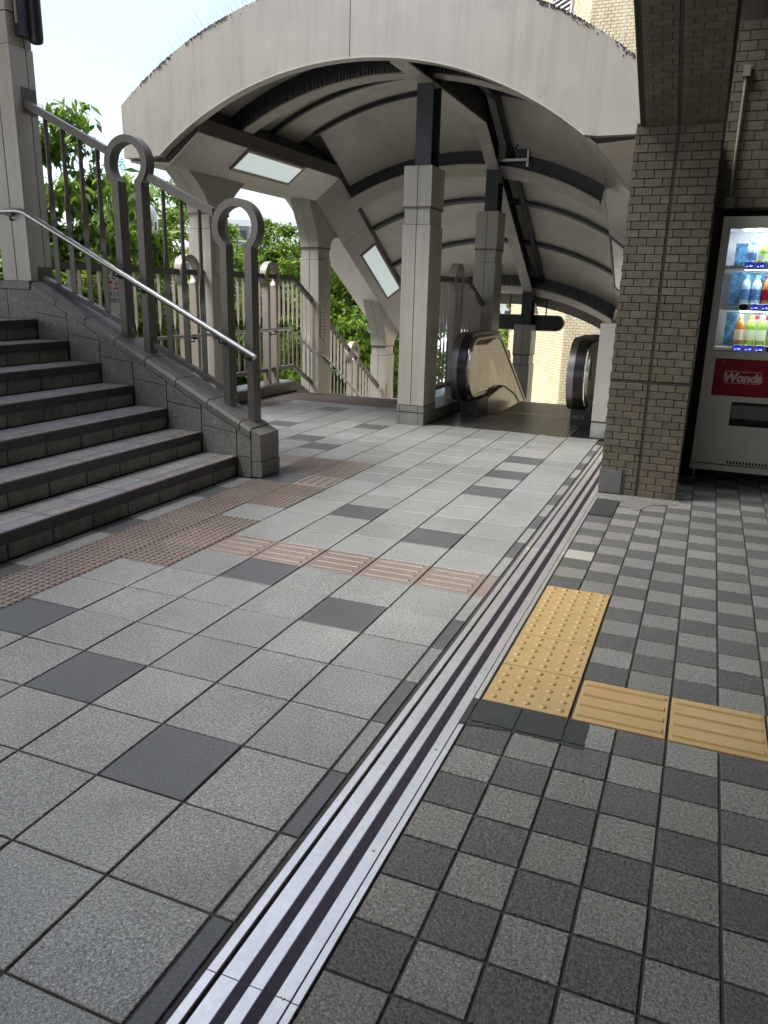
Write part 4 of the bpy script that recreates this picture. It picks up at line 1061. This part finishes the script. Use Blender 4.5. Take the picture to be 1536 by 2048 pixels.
for (x, z, r_) in ((2.098, 1.745, .017), (2.085, 1.238, .015), (2.158, 1.236, .017)):
    MB().cyl((x, 5.0, z), r_, .002, 'y', 16).build('price_sticker', M['red_disc'], vm)
# window pane
MB().box(WX0, WX1, VY+.006, VY+.009, 1.63, WZ1).build('window_pane', mat('clear_pane', (1, 1, 1), .0, trans=1.), vm)
# red panel with logo
rp = MB().cbox(1.842, 2.70, VY-.003, VY+.001, .660, .935, .0).build('red_panel', M['vm_red'], vm)
LX, LZ = 2.043, .800
text(rp, 'Wonda', .088, (LX, VY-.0042, LZ-.004), M['logo'], '-y', shear=.18, bold=.0042)
ro_ = []
for cx_, cz_, a0 in ((.113, .032, 0), (-.113, .032, 90), (-.113, -.032, 180), (.113, -.032, 270)):
    for k in range(5):
        a = R(a0+22.5*k); ro_.append((cx_, cz_, math.cos(a), math.sin(a)))
MB().sweep([[(LX+c_+.013*ca, VY-.0045, LZ+d_+.013*sa), (LX+c_+.0095*ca, VY-.0045, LZ+d_+.0095*sa), (LX+c_+.0095*ca, VY-.003, LZ+d_+.0095*sa), (LX+c_+.013*ca, VY-.003, LZ+d_+.013*sa)] for c_, d_, ca, sa in ro_+ro_[:1]], caps=False).build('logo_outline', M['logo'], rp)
MB().sweep([[(LX-.018+r_*math.cos(a), VY-.0046, LZ+.004+r_*math.sin(a)) for r_ in (.041, .036)]+[(LX-.018+r_*math.cos(a), VY-.003, LZ+.004+r_*math.sin(a)) for r_ in (.036, .041)] for a in np.linspace(R(35), R(150), 12)]).build('logo_arc', M['logo_arc'], rp)
b = MB(); pth = [(1.905, .932), (1.907, .917), (1.903, .905), (1.897, .895), (1.895, .886)]
b.tube([(x, VY-.0035, z) for x, z in pth], .0011, 6).build('scratch', M['white'], rp)
# delivery slot
MB().box(1.995, 2.60, VY-.002, VY+.002, .437, .617).build('delivery_slot', M['black'], vm)
MB().prism([(VY-.004, .602), (VY-.012, .59), (VY-.016, .50), (VY-.005, .488)], 'x', 2.0, 2.595).build('delivery_flap', M['vm_slot'], vm)
for x in (1.868, 1.955): MB().cyl((x, VY-.001, .245), .0025, .001, 'y', 8).build('rivet', M['ink'], vm)

# ================================================================== FAR BRICK BUILDING
fb = thing('brick_building', 'sunlit yellow brick building with chamfered corner beyond the escalator', 'building', (-1.0, 15.3, -2.6))
KX, KY = -1.04, 15.3
ca = R(40); cdv = Vector((-math.sin(ca), math.cos(ca), 0)); cnv = Vector((-math.cos(ca), -math.sin(ca), 0))
def wall_bricks(o, d, nrm, length, z0, z1, nm):
    MB().sweep([[o+Vector((0, 0, z)), o+d*length+Vector((0, 0, z)), o+d*length-nrm*.3+Vector((0, 0, z)), o-nrm*.3+Vector((0, 0, z))] for z in (z0, z1)]).build('wall', M['mortar_far'], fb)
    px, pz, j = .125, .058, .008; rows = int((z1-z0)/pz); cols = int(length/px)
    V, F = [], []
    for r_ in range(rows):
        for c in range(cols):
            a0 = c*px-(px/2 if r_ % 2 else 0); zz = z0+r_*pz; a1 = a0+px-j; a0 = max(0., a0)
            i = len(V)
            for (s_, z_, dd) in ((a0, zz, 0), (a1, zz, 0), (a1, zz+pz-j, 0), (a0, zz+pz-j, 0), (a0+.001, zz+.001, .006), (a1-.001, zz+.001, .006), (a1-.001, zz+pz-j-.001, .006), (a0+.001, zz+pz-j-.001, .006)):
                p_ = o+d*s_+nrm*dd; V.append((p_.x, p_.y, z_))
            F += [(i+4, i+5, i+6, i+7), (i, i+1, i+5, i+4), (i+1, i+2, i+6, i+5), (i+2, i+3, i+7, i+6), (i+3, i, i+4, i+7)]
    b = MB(); b.v = V; b.f = F; b.mi = [0]*len(F); b.build('brickwork', M['brick_far'], fb, kind='stuff')
wall_bricks(Vector((KX, KY, 0)), Vector((1, 0, 0)), Vector((0, -1, 0)), 4.0, -2.6, 9.5, 'front')
LCH = 2.55
wall_bricks(Vector((KX, KY, 0)), cdv, cnv, LCH, -2.6, 9.5, 'chamfer')
for dd, o_, nn in ((Vector((1, 0, 0)), Vector((KX, KY, 0)), Vector((0, -1, 0))), (cdv, Vector((KX, KY, 0)), cnv)):
    p0 = o_+dd*.62+nn*.010
    MB().sweep([[p0+Vector((0, 0, z)), p0+dd*.02+Vector((0, 0, z)), p0+dd*.02-nn*.012+Vector((0, 0, z)), p0-nn*.012+Vector((0, 0, z))] for z in (-2.6, 9.5)]).build('movement_joint', M['louver'], fb)
# louvre vent on the chamfer, high up
lo_ = thing('louvre_vent', 'pale louvred vent high on the chamfered brick wall', 'vent', (-2.3, 16.8, 6.4))
o_ = Vector((KX, KY, 0))+cdv*.72
def CH(s_, dd, z): p_ = o_+cdv*s_+cnv*dd; return (p_.x, p_.y, z)
LW, LZ0, LZ1 = .74, 6.02, 7.4
MB().sweep([[CH(0, .012, LZ0), CH(LW, .012, LZ0), CH(LW, .012, LZ1), CH(0, .012, LZ1)], [CH(0, .02, LZ0), CH(LW, .02, LZ0), CH(LW, .02, LZ1), CH(0, .02, LZ1)]]).build('recess', M['louver_dark'], lo_)
for (a, b_, c, d) in ((-.05, 0, LZ0-.05, LZ1), (LW, LW+.05, LZ0-.05, LZ1), (0, LW, LZ0-.05, LZ0)):
    MB().sweep([[CH(a, .01, c), CH(b_, .01, c), CH(b_, .01, d), CH(a, .01, d)], [CH(a, .06, c), CH(b_, .06, c), CH(b_, .06, d), CH(a, .06, d)]]).build('frame', M['louver'], lo_)
z = LZ0+.02
while z < LZ1-.03:
    MB().sweep([[CH(.005, .021, z+.05), CH(.005, .021, z+.065), CH(.005, .055, z+.015), CH(.005, .055, z)], [CH(LW-.005, .021, z+.05), CH(LW-.005, .021, z+.065), CH(LW-.005, .055, z+.015), CH(LW-.005, .055, z)]]).build('slat', M['louver'], lo_); z += .092

# hanging oval sign
hs = thing('hanging_sign', 'dark oval sign back hanging on rods from the far canopy arch', 'sign', (-1.1, 11.7, .91))
def stadium(x0, x1, zc, r_, n=12):
    return [(x1-r_+r_*math.sin(a), zc+r_*math.cos(a)) for a in np.linspace(0, math.pi, n)]+[(x0+r_-r_*math.sin(a), zc-r_*math.cos(a)) for a in np.linspace(0, math.pi, n)]
MB().prism(stadium(-1.75, -.452, .912, .128), 'y', 11.70, 11.80).build('casing', M['sign_rim'], hs)
MB().prism(stadium(-1.735, -.467, .912, .113), 'y', 11.694, 11.699).build('panel', M['sign_back'], hs)
for x in (-1.375, -.765): MB().cyl((x, 11.75, 1.04), .012, .42, 'z', 8).build('hanger_rod', M['bronze'], hs)

# ================================================================== VEGETATION
def leaves(pts, size, mats_, name, parent, asp=2.4, droop=.5, per=1):
    """leaf-shaped quads (two triangles folded along the midrib) scattered at pts"""
    n = len(pts); V = np.zeros((n*4, 3)); 
    yaw = RNG.uniform(0, 2*np.pi, n); pit = RNG.normal(-droop, .45, n); rol = RNG.normal(0, .5, n)
    l_ = size*RNG.uniform(.6, 1.25, n); w_ = l_/asp
    d = np.stack([np.cos(yaw)*np.cos(pit), np.sin(yaw)*np.cos(pit), np.sin(pit)], 1)
    s_ = np.stack([-np.sin(yaw), np.cos(yaw), np.zeros(n)], 1)
    u_ = np.cross(d, s_); s2 = s_*np.cos(rol)[:, None]+u_*np.sin(rol)[:, None]; u2 = np.cross(d, s2)
    P = np.asarray(pts)
    V[0::4] = P; V[1::4] = P+d*(l_*.45)[:, None]+s2*(w_*.5)[:, None]+u2*(w_*.12)[:, None]; V[2::4] = P+d*l_[:, None]; V[3::4] = P+d*(l_*.45)[:, None]-s2*(w_*.5)[:, None]+u2*(w_*.12)[:, None]
    me = bpy.data.meshes.new(name); b4 = np.arange(n)*4
    F = np.concatenate([np.stack([b4, b4+1, b4+2], 1), np.stack([b4, b4+2, b4+3], 1)])
    me.from_pydata(V.tolist(), [], F.tolist())
    for m in mats_: me.materials.append(m)
    mi = RNG.choice(len(mats_), n, p=[.3, .42, .28] if len(mats_) == 3 else None)
    me.polygons.foreach_set('material_index', np.concatenate([mi, mi]).astype(np.int32))
    me.update()
    o = bpy.data.objects.new(name, me); COL.objects.link(o); o['_o'] = [0, 0, 0]
    if parent is not None:
        o.parent = parent; po = parent['_o']; o.location = (-po[0], -po[1], -po[2])
    return o
def tree(label, x, y, zt, rad, hgt, nclump, nleaf, size, group='trees beyond the railing', base=-2.6, mats_=None, asp=2.2, droop=.4, squash=1.):
    t = thing('leafy_tree', label, 'tree', (x, y, base), group)
    zc = zt-hgt/2
    b = MB(); b.tube([(x, y, base), (x+.05, y, base+(zc-base)*.6), (x-.05, y+.05, zc+hgt*.25)], [.16*rad/2.5+.04, .12*rad/2.5+.03, .03], 8)
    pts = []
    for k in range(nclump):
        while True:
            q = RNG.uniform(-1, 1, 3)
            if .25 < np.linalg.norm(q) < 1: break
        cpos = np.array([x, y, zc])+q*np.array([rad, rad*squash, hgt/2])
        cr = rad*RNG.uniform(.16, .34)
        if k < 9: b.tube([(x, y, base+(zc-base)*.7), tuple((np.array([x, y, zc])+cpos)/2+np.array([0, 0, -.2])), tuple(cpos)], [.05, .03, .008], 5)
        m_ = nleaf//nclump
        p_ = RNG.normal(0, 1, (m_, 3)); p_ /= np.linalg.norm(p_, axis=1)[:, None]+1e-6
        p_ *= (RNG.uniform(0, 1, (m_, 1))**.45)*cr; p_[:, 2] *= .62
        pts.append(p_+cpos)
    b.build('trunk', M['bark'], t, smooth=True)
    leaves(np.concatenate(pts), size, mats_ or M['leaf'], 'crown', t, asp, droop)
    return t
def at(px, dist):
    """ground position seen in direction of picture column px at the horizon, at a distance"""
    a = YAW+math.atan((px-768)/FPX); return CAM[0]+dist*math.sin(a), CAM[1]+dist*math.cos(a)
def ztop_at(py, px, dist): return CAM[2]+dist*((481.8+117.*(px+3200)/4627)-py)/FPX*.97
x, y = at(165, 11.0)
tree('near broad-leaved tree with large drooping leaves behind the upper railing bars', x, y, 3.4, 1.3, 5.6, 150, 24000, .185, asp=2.6, droop=.75)
x, y = at(20, 13)
tree('leafy tree showing below the left edge of the big cream pillar', x, y, 2.6, 1.6, 5.0, 50, 6500, .19, asp=2.6, droop=.7)
x, y = at(245, 14.5)
tree('leafy tree behind the upper keyhole loop and the notice board', x, y, 2.6, 1.15, 5.2, 120, 18000, .17, asp=2.5, droop=.7)
lab = ['bright green tree between the two keyhole loops of the stair railing', 'small-leaved tree behind the handrail post at the stair foot', 'feathery light green tree left of the column where the canopy bends',
       'dark green tree seen between the second and third flared columns', 'tree low behind the twisted bars of the landing railing', 'tree seen just above the far end of the down stairs', 'tall tree beyond the round white shelter', 'rounded tree behind the feathery light green one']
for k, (px, py, dist, rad, hgt, nl, sz) in enumerate(((340, 385, 25, 1.9, 6.8, 15000, .2), (440, 470, 34, 2.6, 6.5, 10000, .27), (572, 425, 28, 1.75, 6.6, 16000, .19), (690, 440, 26, 2.2, 6.6, 19000, .2), (500, 540, 33, 2.6, 5.2, 10000, .27), (770, 560, 32, 2.4, 5.0, 8000, .27), (395, 420, 30, 2.0, 7.5, 12000, .23), (625, 470, 34, 2.4, 7.4, 14000, .25))):
    x, y = at(px, dist)
    tree(lab[k], x, y, ztop_at(py, px, dist), rad, hgt, 110, int(nl*1.4), sz)
x, y = at(1012, 55)
tree('distant tree seen through the far canopy arch above the oval sign', x, y, ztop_at(570, 1012, 55), 2.6, 6, 34, 3500, .35)
# hedge strips
def hedge(label, px0, px1, dist, h_, n):
    pts = []
    for k in range(n):
        p_ = RNG.uniform(px0, px1); d_ = dist+RNG.uniform(0, 2.2); x, y = at(p_, d_); z = -2.6+h_*(1-RNG.uniform(0, 1)**3)
        pts.append((x, y, z))
    t = thing('hedge', label, 'hedge', (*at((px0+px1)/2, dist), -2.6), 'clipped hedges across the plaza')
    leaves(np.array(pts), .22, [M['leaf'][1], M['leaf'][2], M['hedge']], 'foliage', t, 1.8, .0)
hedge('bright green clipped hedge across the pale plaza behind the landing railing', 330, 745, 36, 1.15, 9000)
hedge('lime green hedge in front of the far flared column', 690, 800, 30, 1.6, 5000)
hedge('hedge at the foot of the trees behind the stair railing', 90, 330, 30, 1.9, 6000)

# ------------------------------------------------------------------ things on the plaza and the skyline
x, y = at(306, 13.2)
sl = thing('street_lamp', 'white domed plaza lamp seen between the loop posts', 'lamp', (x, y, -2.6))
zl = 2.12
MB().lathe((x, y, -2.6), [(.10, 0), (.10, .1), (.045, .2), (.035, 4.45), (.06, 4.55), (.17, 4.66), (.17, 4.70)], 14).build('pole', M['taupe'], sl, smooth=True)
MB().lathe((x, y, zl), [(.175, 0), (.185, .16), (.18, .28), (.14, .38), (.07, .44), (.0, .455)], 20).build('dome', M['dome'], sl, smooth=True)
b = MB()
for k in range(8): a = k*math.pi/4; b.tube([(x+.185*math.cos(a), y+.185*math.sin(a), zl), (x+.192*math.cos(a), y+.192*math.sin(a), zl+.17)], .01, 6)
b.build('lantern_rib', M['bronze'], sl)
x, y = at(370, 16)
dm = thing('round_shelter', 'white round-roofed post top behind the landing keyhole post', 'shelter', (x, y, -2.6))
MB().lathe((x, y, 1.78), [(.34, 0), (.33, .12), (.29, .25), (.2, .36), (.09, .42), (0, .43)], 22).build('dome_roof', M['dome'], dm, smooth=True)
MB().lathe((x, y, -2.6), [(.07, 0), (.07, 4.2), (.3, 4.39)], 14).build('post', M['far_grey'], dm, smooth=True)
def building(label, px0, px1, pytop, dist, m, floors, cols, depth=14, nm='apartment_building', win=True, wm=M['window']):
    (xa, ya), (xb, yb) = at(px0, dist), at(px1, dist); zt = ztop_at(pytop, (px0+px1)/2, dist)
    t = thing(nm, label, 'building', ((xa+xb)/2, (ya+yb)/2, -2.6))
    a, b_ = Vector((xa, ya, 0)), Vector((xb, yb, 0)); d = b_-a; ln = d.length; d.normalize(); n_ = Vector((d.y, -d.x, 0))
    if n_.dot(Vector(CAM)-a) < 0: n_ = -n_
    def P(s_, dd, z): q = a+d*s_+n_*dd; return (q.x, q.y, z)
    MB().sweep([[P(0, 0, z), P(ln, 0, z), P(ln, -depth, z), P(0, -depth, z)] for z in (-2.6, zt)]).build('wall', m, t)
    MB().sweep([[P(-.3, .3, z), P(ln+.3, .3, z), P(ln+.3, -depth, z), P(-.3, -depth, z)] for z in (zt, zt+.5)]).build('roof', M['far_white'], t)
    fh = (zt+2.6)/floors
    if win:
        for f in range(floors):
            for c in range(cols):
                s0 = ln*(c+.2)/cols; s1 = ln*(c+.8)/cols; z0 = -2.6+fh*(f+.35); z1 = z0+fh*.45
                w_ = MB().sweep([[P(s0, -.1, z0), P(s1, -.1, z0), P(s1, .05, z0), P(s0, .05, z0)], [P(s0, -.1, z1), P(s1, -.1, z1), P(s1, .05, z1), P(s0, .05, z1)]]).build('window', wm, t)
                MB().sweep([[P(s0-.1, .0, z0-.15), P(s1+.1, .0, z0-.15), P(s1+.1, .2, z0-.15), P(s0-.1, .2, z0-.15)], [P(s0-.1, .0, z0), P(s1+.1, .0, z0), P(s1+.1, .2, z0), P(s0-.1, .2, z0)]]).build('sill', M['far_white'], w_)
    return t, P, zt, ln
building('grey apartment block seen through the lower keyhole loop', 455, 500, 462, 75, M['far_grey'], 5, 2)
hb_, P, zt, ln = building('white hospital with teal rooftop lettering seen through the upper keyhole loop', 185, 312, 396, 150, M['far_white'], 7, 8, nm='hospital', wm=M['hazed_window'])
rot_h = (R(90), 0, YAW+math.atan((245-768)/FPX)*-1)
def sgn(body, size, px, py, dist=149.5):
    x, y = at(px, dist); text(hb_, body, size, (x, y, ztop_at(py, px, dist)), M['teal'], (R(90), 0, -(YAW+math.atan((px-768)/FPX))), name='sign_letters', bold=.03)
sgn('病院', 1.35*1.0, 258, 356); sgn('醫館', 1.35, 262, 368.5); sgn('館', 1.2, 302, 377)
fr_ = MB()
for k in range(8):
    q = P(ln*(k+.5)/8, -.5, zt); fr_.box(q[0]-.05, q[0]+.05, q[1]-.05, q[1]+.05, zt, zt+3.2)
fr_.build('sign_frame', M['far_white'], hb_)
building('low white building far beyond the plaza behind the grey block', 420, 560, 505, 90, M['far_white'], 3, 9)
building('pale building beyond the escalator between the middle columns', 840, 1030, 560, 80, M['far_white'], 4, 9)
